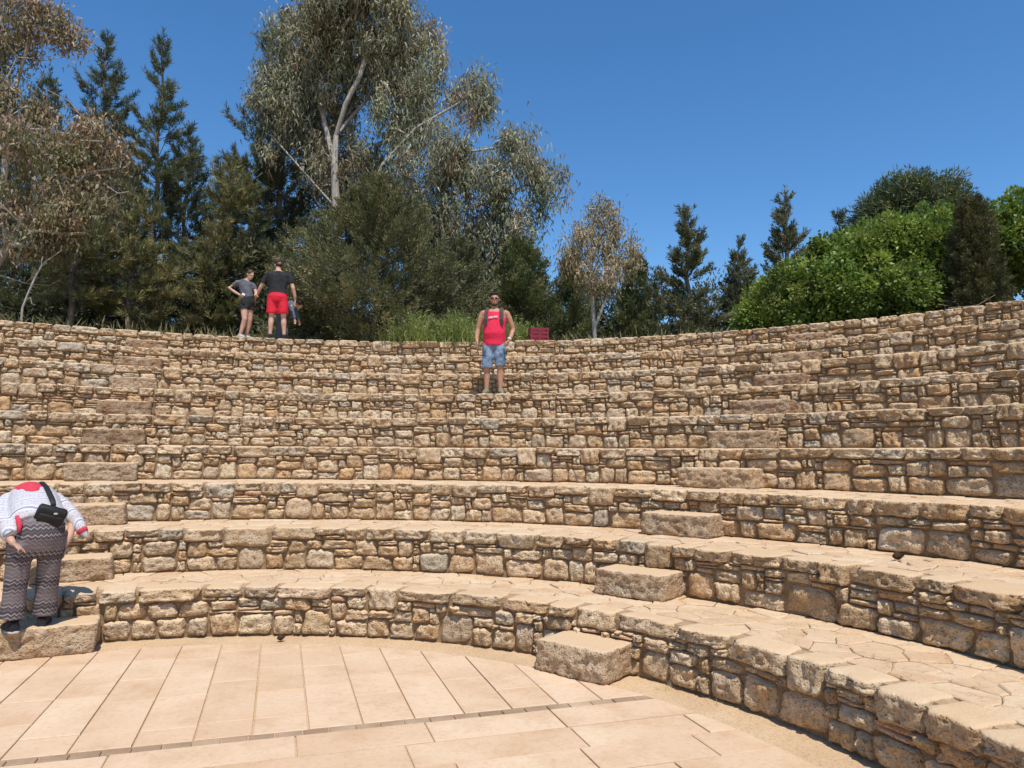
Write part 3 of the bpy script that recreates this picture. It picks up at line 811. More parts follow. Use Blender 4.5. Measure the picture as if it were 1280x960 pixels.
def tuft(name, label, base, n, rx, ry, hgt, cols, w, seed, blade=0.016, cat='plant', spread=0.35, group=None, kind=None, leafy=0):
    rs = np.random.RandomState(seed); pos = np.stack([rs.normal(size=n)*rx*0.5, rs.normal(size=n)*ry*0.5, np.zeros(n)-0.04], 1)
    d = rs.normal(size=(n, 3))*spread; d[:, 2] = 1.0; d[:, 0] += pos[:, 0]/rx*0.35
    fall = np.exp(-(pos[:, 0]/rx)**2*0.9)
    L_ = hgt*rs.uniform(0.35, 1.15, n)*(0.8+0.25*np.sin(pos[:, 0]*11+seed)*np.cos(pos[:, 0]*5))*(0.55+0.45*fall); ct = tints(rs, n, cols, w, 0.25)
    P, D, LL, WW, TT = [pos], [d], [L_], [np.full(n, blade)], [ct]
    if leafy:
        k = n*leafy; i = np.repeat(np.arange(n), leafy); s_ = rs.uniform(0.25, 1, (k, 1))
        P.append(pos[i] + unit(d[i])*L_[i][:, None]*s_); D.append(unit(d[i])*0.8 + rs.normal(size=(k, 3))*0.5); LL.append(0.10*rs.uniform(0.6, 1.4, k)); WW.append(np.full(k, blade*1.3)); TT.append(ct[i]*rs.uniform(0.75, 1.3, (k, 1)))
    me = leaf_mesh('leaves', np.concatenate(P), np.concatenate(D), np.concatenate(LL), np.concatenate(WW), np.concatenate(TT), rs, M_LEAF, None, True)
    o = link(name, me); o.location = base; tag(o, label, cat, group, kind); return o

GZ = TOP + 0.05
def at(px, Y, z=None):
    d = ray(px, 400); return Vector((d.x*Y/d.y, Y, GZ if z is None else z))
def hgt(py, Y, px=640): return spot(px, py, Y).z - GZ
def wid(n, Y): return n/FPX*Y

PINE_D = [(0.044, 0.058, 0.034), (0.066, 0.080, 0.042), (0.100, 0.108, 0.054)]
PINE_L = [(0.072, 0.080, 0.036), (0.115, 0.118, 0.050), (0.165, 0.155, 0.068)]
GUM = [(0.105, 0.118, 0.070), (0.155, 0.160, 0.100), (0.215, 0.210, 0.140), (0.15, 0.115, 0.07)]
# tall gum tree in the middle
Y = 23.5; b = at(432, Y)
def g(px, py, dy=0.0):
    p = spot(px, py, Y+dy) - b; return (p.x, p.y, p.z)
limbs = [([(0, 0, -0.1), g(428, 380), g(424, 320, 0.1), g(420, 260), g(418, 205, -0.1), g(420, 170, -0.1)], -1),
         ([g(420, 170, -0.1), g(432, 130, -0.4), g(450, 95, -0.6), g(462, 55, -0.6), g(470, 10, -0.5), g(476, -40, -0.5)], 0),
         ([g(420, 170, -0.1), g(436, 150, 0.3), g(465, 118, 0.5), g(498, 80, 0.6), g(520, 40, 0.6)], 0),
         ([g(418, 205, -0.1), g(405, 150, 0.3), g(392, 95, 0.4), g(385, 45, 0.3)], 0),
         ([g(424, 320, 0.1), g(450, 270, -0.5), g(478, 205, -0.9), g(520, 160, -1.1), g(575, 128, -1.2)], 0),
         ([g(424, 320, 0.1), g(470, 290, -0.5), g(530, 240, -0.9), g(585, 190, -1.0), g(640, 182, -1.0)], 0),
         ([g(426, 350, 0.1), g(500, 320, -0.6), g(560, 270, -1.0), g(620, 248, -1.0), g(672, 225, -0.9)], 0),
         ([g(420, 260), g(380, 215, 0.2), g(340, 170, 0.4)], 0)]
def lob(px, py, rx, ry, dy=0.0, rz=None):
    c = g(px, py, dy); return (*c, wid(rx, Y), rz or wid(rx, Y)*0.8, wid(ry, Y))
lobes = [lob(455, 10, 85, 62, -0.3), lob(385, 60, 55, 60, 0.3), lob(470, 75, 60, 55, 0.3), lob(535, 75, 30, 55, 0.4), lob(395, 140, 66, 50, 0.9), lob(505, 135, 50, 50, -0.2),
         lob(590, 122, 32, 40, -0.8), lob(545, 195, 55, 38, -0.9), lob(445, 215, 75, 42, 1.2), lob(640, 190, 32, 30, -1.0), lob(612, 225, 40, 30, -1.0), lob(680, 225, 26, 45, -0.9),
         lob(560, 290, 60, 50, -0.6), lob(640, 290, 38, 45, -0.8), lob(500, 270, 50, 40, -0.4), lob(340, 130, 30, 70, 0.5), lob(600, 350, 60, 40, -0.2), lob(450, -45, 70, 45, -0.3)]
gum_tree('eucalyptus_tree', 'tall airy gum tree with drooping grey-green leaves and pale forking trunk', b, limbs, lobes, 1000, 105, GUM, [1.1, 1.5, 1.0, 0.35], 11, leaf=(0.22, 0.050), clu=(0.30, 0.46), tip=0.012, expo=0.42, lo=1.5, maxr=0.2, twigs=40)
# thin young gum with two stems
Y = 18.3; b = at(745, Y)
limbs = [([(0, 0, -0.1), g(742, 400), g(740, 370), g(737, 340, 0.1), g(748, 300), g(752, 262)], -1), ([g(743, 410), g(753, 385), g(762, 362), g(757, 330), g(768, 290)], 0)]
lobes = [lob(752, 262, 26, 24), lob(735, 300, 36, 36), lob(775, 305, 26, 38), lob(750, 340, 46, 22), lob(715, 325, 18, 26), lob(790, 315, 12, 22)]
gum_tree('eucalyptus_tree', 'thin young gum tree with two pale stems and sparse brownish leaves', b, limbs, lobes, 170, 42, [(0.12, 0.115, 0.06), (0.19, 0.16, 0.085), (0.25, 0.21, 0.13)], [1, 1.2, 0.8], 23, leaf=(0.13, 0.036), clu=(0.18, 0.22), tip=0.008, expo=0.42, lo=0.9, maxr=0.055)
# brownish gum leaning in at the end of the row of pines
Y = 17.0; b = at(-25, Y)
limbs = [([(0, 0, -0.1), g(-12, 340), g(10, 310), g(28, 275, -0.1), g(55, 235), g(90, 190), g(120, 150)], -1),
         ([g(10, 310), g(4, 250), g(8, 170), g(22, 100, 0.2), g(40, 40), g(58, 0)], 0), ([g(28, 275), g(70, 260, -0.4), g(110, 215, -0.5), g(150, 210, -0.5)], 0), ([g(4, 250), g(-20, 150), g(-25, 60)], 0)]
lobes = [lob(20, 20, 75, 45), lob(75, 30, 38, 30), lob(15, 130, 50, 50), lob(60, 180, 60, 40, -0.3), lob(110, 185, 55, 45, -0.4), lob(30, 260, 60, 45), lob(100, 260, 50, 35, -0.4), lob(-30, 80, 50, 90), lob(60, 300, 40, 20)]
gum_tree('eucalyptus_tree', 'brownish sparse gum tree with bare pale branches beside the dark pines', b, limbs, lobes, 420, 60, [(0.12, 0.105, 0.055), (0.17, 0.13, 0.075), (0.22, 0.165, 0.11), (0.11, 0.12, 0.06)], [1, 1.1, 0.7, 0.8], 31, leaf=(0.13, 0.05), clu=(0.26, 0.26), tip=0.0085, expo=0.42, lo=1.0, maxr=0.12, twigs=70)
# pines
def pine(px, Y, top, w, seed, lab, **kw):
    b = at(px, Y); return pine_tree('pine_tree', lab, b, hgt(top, Y, px), wid(w*1.12, Y), seed, group='pines behind the terraces', **kw)
pine(186, 25.5, 44, 95, 41, 'tall dark pine with a pointed open crown against the sky', z0=0.16, cols=PINE_D, shape=0.85)
pine(112, 27.5, 46, 85, 42, 'dark pine with a tall double top behind the brownish gum', z0=0.2, cols=PINE_D, shape=0.75)
pine(40, 26.5, 92, 95, 43, 'dark pine half hidden behind the leaning brownish gum', z0=0.2, cols=PINE_D)
pine(282, 24.0, 200, 88, 44, 'lower bushy pine with light green needles behind the couple', z0=0.12, cols=PINE_L, shape=0.6, tw=1.1)
pine(345, 26.5, 18, 105, 45, 'tall pine hung with brown cones behind the big gum', z0=0.25, cols=PINE_D, cones=True, shape=0.7)
pine(88, 20.0, 235, 72, 46, 'slender pine with a bare lower trunk above the weedy wall top', z0=0.36, cols=PINE_L, shape=0.5)
pine(160, 21.5, 245, 70, 47, 'small pine with light needles between two dark trunks', z0=0.30, cols=PINE_L, shape=0.55)
pine(225, 26.0, 160, 70, 48, 'dark pine filling the gap beside the pointed pine', z0=0.15, cols=PINE_D, shape=0.6)
pine(10, 30.0, 190, 110, 49, 'dense dark pine deep in the wood', z0=0.05, cols=PINE_D, shape=0.5)
pine(130, 31.0, 210, 110, 50, 'wide dark pine standing far back in the wood', z0=0.08, cols=PINE_D, shape=0.5)
pine(330, 29.0, 190, 100, 51, 'wide dark pine far back behind the bushy light one', z0=0.05, cols=PINE_D, shape=0.5)
pine(1052, 30.0, 268, 13, 52, 'small far conifer tip showing above the bright green tree', z0=0.3, cols=PINE_D, dens=1.3)
# big olive-toned cypress in front of the gum and the others along the top
CYP_O = [(0.056, 0.064, 0.031), (0.086, 0.092, 0.044), (0.126, 0.126, 0.062)]
CYP_D = [(0.054, 0.064, 0.036), (0.086, 0.096, 0.052), (0.13, 0.132, 0.072)]
CYP_G = [(0.048, 0.064, 0.027), (0.076, 0.092, 0.037), (0.115, 0.122, 0.053)]
def cyp(px, Y, top, w, seed, lab, **kw):
    b = at(px, Y); return cypress('cypress_tree', lab, b, hgt(top, Y, px), wid(w*1.28, Y), seed, group='cypresses behind the terraces', **kw)
cyp(468, 19.0, 222, 122, 61, 'broad olive-green cypress with feathery branches in front of the big gum', plumes=1050, per=140, cols=CYP_O, plen=1.0, prad=0.15, up=0.25, profile=lambda t: (0.8+0.2*np.minimum(1, t/0.2))*np.maximum(0.02, 1-t)**0.55)
cyp(398, 20.5, 280, 58, 62, 'olive cypress beside the man in red shorts', plumes=330, per=140, cols=CYP_O, up=0.3)
cyp(648, 20.5, 300, 50, 63, 'dark cypress behind the man in the red tank top', plumes=380, per=150, cols=CYP_G, profile=lambda t: 0.95*np.maximum(0.02, 1-t)**0.45)
cyp(575, 21.0, 300, 60, 64, 'grey-green cypress under the drooping gum branches', plumes=380, per=140, cols=CYP_D, profile=lambda t: 0.95*np.maximum(0.02, 1-t)**0.5)
cyp(712, 22.0, 328, 46, 65, 'low dark cypress behind the red crate', plumes=260, per=140, cols=CYP_G)
cyp(797, 22.5, 315, 42, 66, 'narrow dark cypress beside the two-stemmed young gum', plumes=260, per=140, cols=CYP_G)
b = at(860, 20.5); pine_tree('conifer_tree', 'dark pyramid conifer between the young gum and the bright tree', b, hgt(270, 20.5, 860), wid(68, 20.5), 67, z0=0.03, cols=CYP_D, shape=0.85, dens=1.7, tw=1.0, needle=(0.11, 0.034), group='dark conifers beside the bright green tree')
b = at(925, 21.5); pine_tree('conifer_tree', 'short dark conifer next to the pyramid one', b, hgt(306, 21.5, 925), wid(58, 21.5), 68, z0=0.03, cols=CYP_D, shape=0.85, dens=1.7, tw=1.0, needle=(0.11, 0.034), group='dark conifers beside the bright green tree')
b = at(985, 22.5); pine_tree('conifer_tree', 'tall dark conifer spiring above the bright green tree', b, hgt(243, 22.5, 985), wid(60, 22.5), 69, z0=0.03, cols=CYP_D, shape=0.85, dens=1.7, tw=1.0, needle=(0.11, 0.034), group='dark conifers beside the bright green tree')
cyp(1222, 13.6, 252, 30, 70, 'dark narrow cypress column standing in the bright green foliage', plumes=420, per=150, cols=[(0.038, 0.044, 0.020), (0.056, 0.060, 0.026), (0.08, 0.078, 0.036)], profile=lambda t: 0.9*np.maximum(0.03, 1-t)**0.28, plen=0.55, prad=0.10, leaf=(0.06, 0.02), jag=0.1)
# bright green broadleaf trees
CAROB = [(0.056, 0.092, 0.018), (0.092, 0.138, 0.026), (0.138, 0.185, 0.038)]
Y = 15.0; b = at(1105, Y)
lobes = [lob(1110, 330, 70, 55), lob(1060, 345, 60, 48, -0.3), lob(1150, 320, 60, 52, 0.1), lob(1010, 372, 55, 36, -0.4), lob(1170, 360, 50, 40, -0.4), lob(1085, 375, 75, 35, -0.6), lob(1195, 300, 30, 40, 0.6)]
broadleaf('carob_tree', 'wide bright green leafy tree bulging over the top wall', b, lobes, 720, 125, CAROB, [1, 1.4, 0.9], 81)
Y = 14.0; b = at(1262, Y)
lobes = [lob(1262, 300, 40, 42), lob(1300, 310, 50, 50), lob(1255, 330, 40, 30, 0.3), lob(1330, 300, 50, 45)]
broadleaf('carob_tree', 'bright green leafy tree beyond the narrow cypress column', b, lobes, 300, 125, CAROB, [1, 1.4, 0.9], 82)
Y = 16.5; b = at(965, Y)
lobes = [lob(962, 385, 26, 26), lob(990, 378, 28, 28), lob(945, 400, 18, 16)]
broadleaf('carob_shrub', 'low bright green shrub at the end of the bright leafy tree', b, lobes, 150, 140, CAROB, [0.8, 1.4, 1.1], 83, cat='shrub')
# round-headed dark pine far behind
Y = 27.0; b = at(1145, Y)
lobes = [lob(1150, 262, 62, 40), lob(1105, 280, 36, 30), lob(1180, 275, 40, 34), lob(1140, 300, 60, 30)]
rs_ = np.random.RandomState(5)
broadleaf('stone_pine', 'round-headed dark pine rising behind the bright green tree', b, lobes, 520, 110, [(0.045, 0.065, 0.030), (0.065, 0.085, 0.036), (0.09, 0.105, 0.046)], [1, 1.3, 0.7], 84, leaf=(0.20, 0.04), cr=0.36, mat=M_LEAF)
# shrubs, broom and weeds on the wall top
BROOM = [(0.085, 0.120, 0.030), (0.125, 0.160, 0.042), (0.17, 0.19, 0.065)]
for i, (px, Y, n, rx, hh, lab) in enumerate([(525, 16.3, 1100, 0.62, 0.72, 'feathery bright green broom bush on the wall top beside the broad cypress'), (580, 16.2, 1000, 0.50, 0.74, 'feathery bright green broom bush directly behind the shoulder of the man in red tank top'), (650, 16.5, 700, 0.34, 0.78, 'feathery green broom bush between the man in red tank top and the red crate')]):
    tuft('broom_bush', lab, at(px, Y, TOP-0.02), n, rx, 0.45, hh*1.1, BROOM, [1, 1.3, 0.7], 90+i, 0.014, 'shrub', 0.28, 'broom bushes on the wall top', None, 5)
DRY = [(0.20, 0.18, 0.085), (0.26, 0.22, 0.11), (0.14, 0.15, 0.05)]
for i, (px, Y, n, rx, hh, lab) in enumerate([(192, 16.5, 260, 0.35, 0.42, 'dry yellowish weed tuft on the wall top below the pointed pine'), (12, 15.7, 300, 0.6, 0.28, 'yellowish weeds on the wall top below the brownish gum'), (45, 16.0, 260, 0.4, 0.38, 'leafy weed clump beside the bent bare stick'),
        (270, 16.9, 420, 0.7, 0.42, 'grey-green weed clump on the wall top beside the woman in black shorts'), (325, 17.2, 200, 0.4, 0.22, 'low dry weeds between the woman in black shorts and the man in red shorts'), (125, 16.4, 240, 0.5, 0.26, 'low weeds at the foot of the bare pine trunk'), (440, 17.0, 300, 0.8, 0.30, 'dusty weeds under the broad olive cypress')]):
    tuft('weed_clump', lab, at(px, Y, TOP-0.02), n, rx, 0.3, hh, DRY if i < 2 or i == 4 else [(0.10, 0.115, 0.05), (0.15, 0.155, 0.07), (0.2, 0.19, 0.1)], [1, 1, 1], 120+i, 0.014, 'weed', 0.45, 'weeds along the wall top', None, 3)
# low brush in the shade of the wood
rs_ = np.random.RandomState(77); n = 26000; aa = rs_.uniform(R_(48), R_(135), n); rr = Rk(9)+rs_.uniform(2.2, 12, n)
pos = np.stack([CX+rr*np.cos(aa), CY+rr*np.sin(aa), np.full(n, TOP+0.02)], 1); d = rs_.normal(size=(n, 3))*0.5; d[:, 2] = 1
pos[:, 2] += rs_.uniform(0, 0.5, n)*(rs_.rand(n) < 0.6)*np.clip((rr-Rk(9)-1)/2, 0, 1)
tag(link('undergrowth', leaf_mesh('undergrowth', pos, d, 0.22*rs_.uniform(0.5, 1.6, n), 0.03, tints(rs_, n, [(0.07, 0.08, 0.03), (0.12, 0.11, 0.05), (0.17, 0.13, 0.07)], [1, 1, 0.8]), rs_, M_LEAF)), 'low dry undergrowth on the shaded floor of the wood', 'undergrowth', kind='stuff')
# dense evergreens that close the wood behind
for i, (px, Y, top, w, lab) in enumerate([(-10, 27, 300, 75, 'low dense evergreen behind the brownish gum'), (75, 26, 320, 60, 'low dense evergreen behind the bare pine trunk'), (150, 28, 300, 75, 'dense evergreen thicket between the pine trunks'), (235, 26, 310, 70, 'dense evergreen below the bushy light pine'),
        (320, 24, 300, 70, 'dense evergreen directly behind the couple'), (400, 26, 250, 80, 'dark dense evergreen behind the olive cypresses'), (500, 27, 270, 85, 'dense evergreen behind the trunk of the big gum'), (600, 26, 320, 75, 'dense evergreen behind the man in the red tank top'), (690, 28, 350, 60, 'low evergreen far behind the red crate'), (830, 28, 350, 60, 'low evergreen filling the gap beside the pyramid conifer'), (900, 25, 352, 55, 'low evergreen between the pyramid conifer and the short one'), (765, 26, 352, 50, 'low evergreen behind the two pale stems of the young gum')]):
    b = at(px, Y); hh = hgt(top, Y, px); ww = wid(w, Y)
    broadleaf('evergreen_tree', lab, b, [(0, 0, hh*0.62, ww*0.8, 1.2, hh*0.38), (-ww*0.5, 0, hh*0.35, ww*0.6, 1.1, hh*0.34), (ww*0.5, 0.1, hh*0.38, ww*0.6, 1.1, hh*0.36), (0, -0.3, hh*0.2, ww, 1.2, hh*0.22)], 240, 60, [(0.034, 0.040, 0.020), (0.050, 0.056, 0.026), (0.075, 0.075, 0.036)], [1, 1, 0.6], 300+i, leaf=(0.17, 0.06), cr=0.34, mat=M_LEAF, group='dense evergreens deep in the wood')
# bent bare stick and dead brushwood
Y = 16.6; b = at(27, Y, TOP); sk = Skel(); sk.poly([(0, 0, -0.05), g(28, 385), g(36, 365), g(45, 345), g(52, 332), g(58, 326)]); sk.poly([g(52, 332), g(52, 326), g(54, 320)], 4); sk.poly([g(32, 375), g(38, 372), g(40, 380)], 2); sk.poly([g(58, 326), g(70, 318), g(78, 312)], 5)
o = link('bare_sapling', sk.mesh('bare_sapling', np.array([0.028 - 0.0022*min(i, 8) for i in range(len(sk.p))]), M_PALEBARK)); o.location = b
tag(o, 'bent pale leafless sapling on the weedy wall top', 'sapling')
Y = 13.2; b = at(1265, Y, TOP); rs_ = np.random.RandomState(9); sk = Skel(); sk.poly([(0, 0, 0.0), (0.1, 0, 0.05)])
for i in range(190):
    a = np.array([rs_.normal()*0.45, rs_.normal()*0.22, abs(rs_.normal())*0.15 + 0.03]); v = rs_.normal(size=3)*np.array([0.22, 0.14, 0.06])
    k = len(sk.p); sk.p += [a-v, a + rs_.normal(size=3)*0.04, a+v]; sk.par += [-1, k, k+1]
o = link('brushwood_pile', sk.mesh('brushwood_pile', np.full(len(sk.p), 0.006), M_TWIG, 4)); o.location = b
tag(o, 'pile of dead brown brushwood beside the narrow cypress column', 'brushwood')

# ------------------------------------------------------------------ people
def plain(name, col, rough=0.8, var=0.12, scale=25.0, bd=0.004, spec=0.25):
    m, nt, out = new_mat(name); tc = nt.nodes.new('ShaderNodeTexCoord').outputs['Object']
    a = noise(nt, tc, scale, 4, 0.6); dark = tuple(c*(1-var*2) for c in col); lite = tuple(min(1, c*(1+var)) for c in col)
    bsdf(nt, out, mix(nt, dark, lite, ramp(nt, a, [(0.3, 0.0), (0.7, 1.0)])), rough, a, bd, 0.8, spec); return m
M_SKIN = plain('tanned_skin', (0.46, 0.235, 0.15), 0.55, 0.08, 18, 0.002)
M_SKIN2 = plain('fair_skin', (0.55, 0.33, 0.235), 0.55, 0.07, 18, 0.002)
M_RED = plain('red_cotton', (0.72, 0.030, 0.075), 0.85, 0.08, 9, 0.02)
M_REDSHORT = plain('red_shorts_cloth', (0.68, 0.022, 0.045), 0.75, 0.10, 9, 0.02)
M_BLACK = plain('black_cotton', (0.030, 0.030, 0.032), 0.9, 0.2, 10, 0.02)
M_GREYTEE = plain('grey_cotton', (0.12, 0.125, 0.145), 0.9, 0.2, 10, 0.02)
M_HAIR = plain('brown_hair', (0.045, 0.026, 0.016), 0.5, 0.3, 70, 0.01)
M_STRAP = plain('grey_webbing', (0.075, 0.060, 0.055), 0.85)
M_GLASS = plain('dark_lens', (0.010, 0.008, 0.008), 0.15, 0.0, 5, 0, 0.6)
M_WHITE = plain('white_print', (0.80, 0.76, 0.76), 0.7)
M_SHOE = plain('grey_green_shoe', (0.24, 0.22, 0.13), 0.85, 0.2, 40)
M_SHOEDARK = plain('black_shoe', (0.025, 0.025, 0.030), 0.7)
M_SOLE = plain('pale_sole', (0.45, 0.42, 0.38), 0.8)
M_GREYPANT = plain('grey_trousers_cloth', (0.115, 0.120, 0.135), 0.9)
M_BAG = plain('black_bag_nylon', (0.022, 0.021, 0.021), 0.6, 0.15, 30)
def denim():
    m, nt, out = new_mat('washed_denim'); tc = nt.nodes.new('ShaderNodeTexCoord').outputs['Object']
    a = noise(nt, tc, 7.0, 4, 0.6); b = noise(nt, tc, 60, 3)
    c = mix(nt, (0.050, 0.085, 0.150), (0.27, 0.355, 0.46), ramp(nt, a, [(0.38, 0.0), (0.62, 1.0)]))
    bsdf(nt, out, mix(nt, c, (0.8, 0.8, 0.8), b, 'MULTIPLY'), 0.9, a, 0.02, 0.8, 0.15); return m
M_DENIM = denim()
def zigzag():
    m, nt, out = new_mat('zigzag_print_cloth'); tc = nt.nodes.new('ShaderNodeTexCoord').outputs['Object']
    s = nt.nodes.new('ShaderNodeSeparateXYZ'); nt.links.new(tc, s.inputs[0])
    tri = math_(nt, 'PINGPONG', math_(nt, 'ADD', s.outputs[0], math_(nt, 'MULTIPLY', s.outputs[1], 0.6)), 0.021)
    h = math_(nt, 'ADD', s.outputs[2], math_(nt, 'MULTIPLY', tri, 1.0))
    st = math_(nt, 'PINGPONG', h, 0.017); band = math_(nt, 'PINGPONG', math_(nt, 'ADD', h, 0.02), 0.115)
    c = mix(nt, (0.085, 0.068, 0.072), (0.33, 0.30, 0.30), ramp(nt, st, [(0.55*0.017/0.017*0.0+0.010, 0.0), (0.0145, 1.0)]))
    c = mix(nt, c, (0.20, 0.165, 0.165), ramp(nt, band, [(0.050, 0.0), (0.075, 0.7)]))
    c = mix(nt, c, (0.06, 0.05, 0.055), ramp(nt, band, [(0.010, 0.75), (0.022, 0.0)]))
    bsdf(nt, out, c, 0.9, noise(nt, tc, 9, 3), 0.02, 0.7, 0.1); return m
M_ZIG = zigzag()
def blouse():
    m, nt, out = new_mat('printed_blouse_cloth'); tc = nt.nodes.new('ShaderNodeTexCoord').outputs['Object']
    s = nt.nodes.new('ShaderNodeSeparateXYZ'); nt.links.new(tc, s.inputs[0])
    ch = nt.nodes.new('ShaderNodeTexVoronoi'); ch.inputs['Scale'].default_value = 62.0; nt.links.new(tc, ch.inputs['Vector'])
    c = mix(nt, (0.52, 0.49, 0.50), (0.24, 0.11, 0.14), ramp(nt, ch.outputs['Distance'], [(0.18, 0.85), (0.34, 0.0)]))
    wv = math_(nt, 'PINGPONG', math_(nt, 'ADD', s.outputs[1], math_(nt, 'MULTIPLY', math_(nt, 'ABSOLUTE', s.outputs[0]), -0.35)), 0.055)
    c = mix(nt, c, (0.60, 0.60, 0.63), ramp(nt, wv, [(0.016, 0.95), (0.020, 0.0)]))
    c = mix(nt, c, (0.20, 0.20, 0.26), ramp(nt, wv, [(0.004, 0.8), (0.007, 0.0)]))
    bsdf(nt, out, c, 0.9, noise(nt, tc, 8, 3), 0.03, 0.8, 0.1); return m
M_BLOUSE = blouse()
M_REDPANEL = plain('red_yoke_cloth', (0.60, 0.055, 0.085), 0.9, 0.15, 60)

V3 = Vector
def ring_loft(bm, rings, n=20):
    prev = None; first = None
    for (c, ux, uy, rx, ry) in rings:
        vs = [bm.verts.new(c + ux*rx*math.cos(2*math.pi*i/n) + uy*ry*math.sin(2*math.pi*i/n)) for i in range(n)]
        if prev:
            for i in range(n): bm.faces.new((prev[i], prev[(i+1) % n], vs[(i+1) % n], vs[i]))
        else: first = vs
        prev = vs
    bm.faces.new(first[::-1]); bm.faces.new(prev)
def tube(bm, pts, rad, flat=1.0, n=14, side=None):
    pts = [V3(p) for p in pts]; rings = []
    for i, p in enumerate(pts):
        d = (pts[min(i+1, len(pts)-1)] - pts[max(i-1, 0)]).normalized()
        s = V3(side) if side else (V3((1, 0, 0)) if abs(d.x) < 0.8 else V3((0, 1, 0)))
        ux = (s - d*s.dot(d)).normalized(); uy = d.cross(ux)
        r = rad[i] if isinstance(rad[i], tuple) else (rad[i], rad[i]*flat)
        rings.append((p, ux, uy, r[0], r[1]))
    ring_loft(bm, rings, n)
def ball(bm, c, r, rot=None):
    m = Matrix.Translation(c)
    if rot: m = m @ rot.to_4x4()
    r = r if isinstance(r, tuple) else (r, r, r)
    bmesh.ops.create_uvsphere(bm, u_segments=16, v_segments=10, radius=1.0, matrix=m @ Matrix.Diagonal((*r, 1)))
def fuse(name, bm, mat, voxel=0.010, smooth=4):
    """one continuous surface out of overlapping volumes"""
    bmesh.ops.recalc_face_normals(bm, faces=bm.faces)
    me = bpy.data.meshes.new('tmp'); bm.to_mesh(me); bm.free()
    o = bpy.data.objects.new('tmp', me); COL.objects.link(o)
    md = o.modifiers.new('r', 'REMESH'); md.mode = 'VOXEL'; md.voxel_size = voxel
    ms = o.modifiers.new('s', 'SMOOTH'); ms.factor = 0.5; ms.iterations = smooth
    dg = bpy.context.evaluated_depsgraph_get(); dg.update()
    out = bpy.data.meshes.new_from_object(o.evaluated_get(dg)); out.name = name
    bpy.data.objects.remove(o); bpy.data.meshes.remove(me)
    for p in out.polygons: p.use_smooth = True
    out.materials.clear(); out.materials.append(mat); return out
def head(bm, c, yaw=0.0, pitch=0.0, s=1.0):
    """face looks along -y before turning"""
    rot = Matrix.Rotation(yaw, 3, 'Z') @ Matrix.Rotation(pitch, 3, 'X')
    def q(x, y, z): return V3(c) + rot @ (V3((x, y, z))*s)
    ball(bm, q(0, 0.012, 0.025), (0.076*s, 0.094*s, 0.092*s), rot); ball(bm, q(0, -0.022, -0.045), (0.058*s, 0.064*s, 0.072*s), rot)
    ball(bm, q(0, -0.055, -0.092), (0.030*s, 0.028*s, 0.024*s), rot)
    tube(bm, [q(0, -0.080, 0.022), q(0, -0.102, -0.018), q(0, -0.082, -0.030)], [0.009*s, 0.016*s, 0.010*s])
    ball(bm, q(0, -0.079, 0.032), (0.050*s, 0.013*s, 0.010*s), rot); ball(bm, q(0, -0.084, -0.060), (0.024*s, 0.009*s, 0.010*s), rot)
    for sx in (-1, 1): ball(bm, q(sx*0.078, 0.012, -0.005), (0.012*s, 0.020*s, 0.032*s), rot)
    return q
def hand(bm, w, d, side, curl=0.35, s=1.0, thumb=None):
    """w wrist, d direction of the fingers, side across the palm (towards the thumb)"""
    w, d = V3(w), V3(d).normalized(); sd = (V3(side) - d*V3(side).dot(d)).normalized(); nrm = d.cross(sd).normalized()
    tube(bm, [w - d*0.01, w + d*0.035*s, w + d*0.085*s], [(0.026*s, 0.020*s), (0.038*s, 0.017*s), (0.040*s, 0.014*s)], side=sd)
    for i, l in enumerate((0.068, 0.080, 0.074, 0.056)):
        b = w + d*0.08*s + sd*(0.029-0.0195*i)*s; m = b + (d*math.cos(curl*0.6) + nrm*math.sin(curl*0.6))*l*0.5*s
        e = m + (d*math.cos(curl*1.8) + nrm*math.sin(curl*1.8))*l*0.5*s; tube(bm, [b, m, e], [0.0092*s, 0.0086*s, 0.0068*s], n=8)
    b = w + d*0.03*s + sd*0.028*s; tube(bm, [b, b + (d*0.6+sd*0.7+nrm*0.25).normalized()*0.04*s, b + (d*0.85+sd*0.75+nrm*0.4).normalized()*0.075*s], [0.012*s, 0.0105*s, 0.008*s], n=8)
def shoe(bm, a, fwd, s=1.0):
    f = V3(fwd).normalized(); a = V3(a); up = V3((0, 0, 1)); sd = f.cross(up)
    base = V3((a.x, a.y, 0))
    tube(bm, [base - f*0.075*s + up*0.052, base - f*0.02*s + up*0.060, base + f*0.07*s + up*0.050, base + f*0.15*s + up*0.036, base + f*0.185*s + up*0.030], [(0.036, 0.050), (0.043, 0.058), (0.047, 0.046), (0.044, 0.032), (0.024, 0.022)], side=sd)
    tube(bm, [base + up*0.05, base + up*0.11], [0.050, 0.047])
def sole(bm, a, fwd):
    f = V3(fwd).normalized(); base = V3((a[0], a[1], 0.012)); sd = f.cross(V3((0, 0, 1)))
    tube(bm, [base - f*0.085, base - f*0.06, base + f*0.07, base + f*0.16, base + f*0.195], [(0.025, 0.012), (0.043, 0.014), (0.050, 0.014), (0.044, 0.013), (0.02, 0.011)], side=sd)
def torso_rings(bm, rows, grow=0.0):
    """rows: (x, y, z, rx, ry)"""
    pts = [V3(r[:3]) for r in rows]; rings = []
    for i, r in enumerate(rows):
        d = (pts[min(i+1, len(pts)-1)] - pts[max(i-1, 0)]).normalized(); s = V3((1, 0, 0)); ux = (s - d*d.x).normalized(); uy = d.cross(ux)
        rings.append((pts[i], ux, uy, r[3]+grow, r[4]+grow))
    ring_loft(bm, rings, 24)
def person(label, loc, rz=0.0, scale=1.0, group=None):
    t = empty('person', loc, rz); t.scale = (scale,)*3; tag(t, label, 'person', group); return t

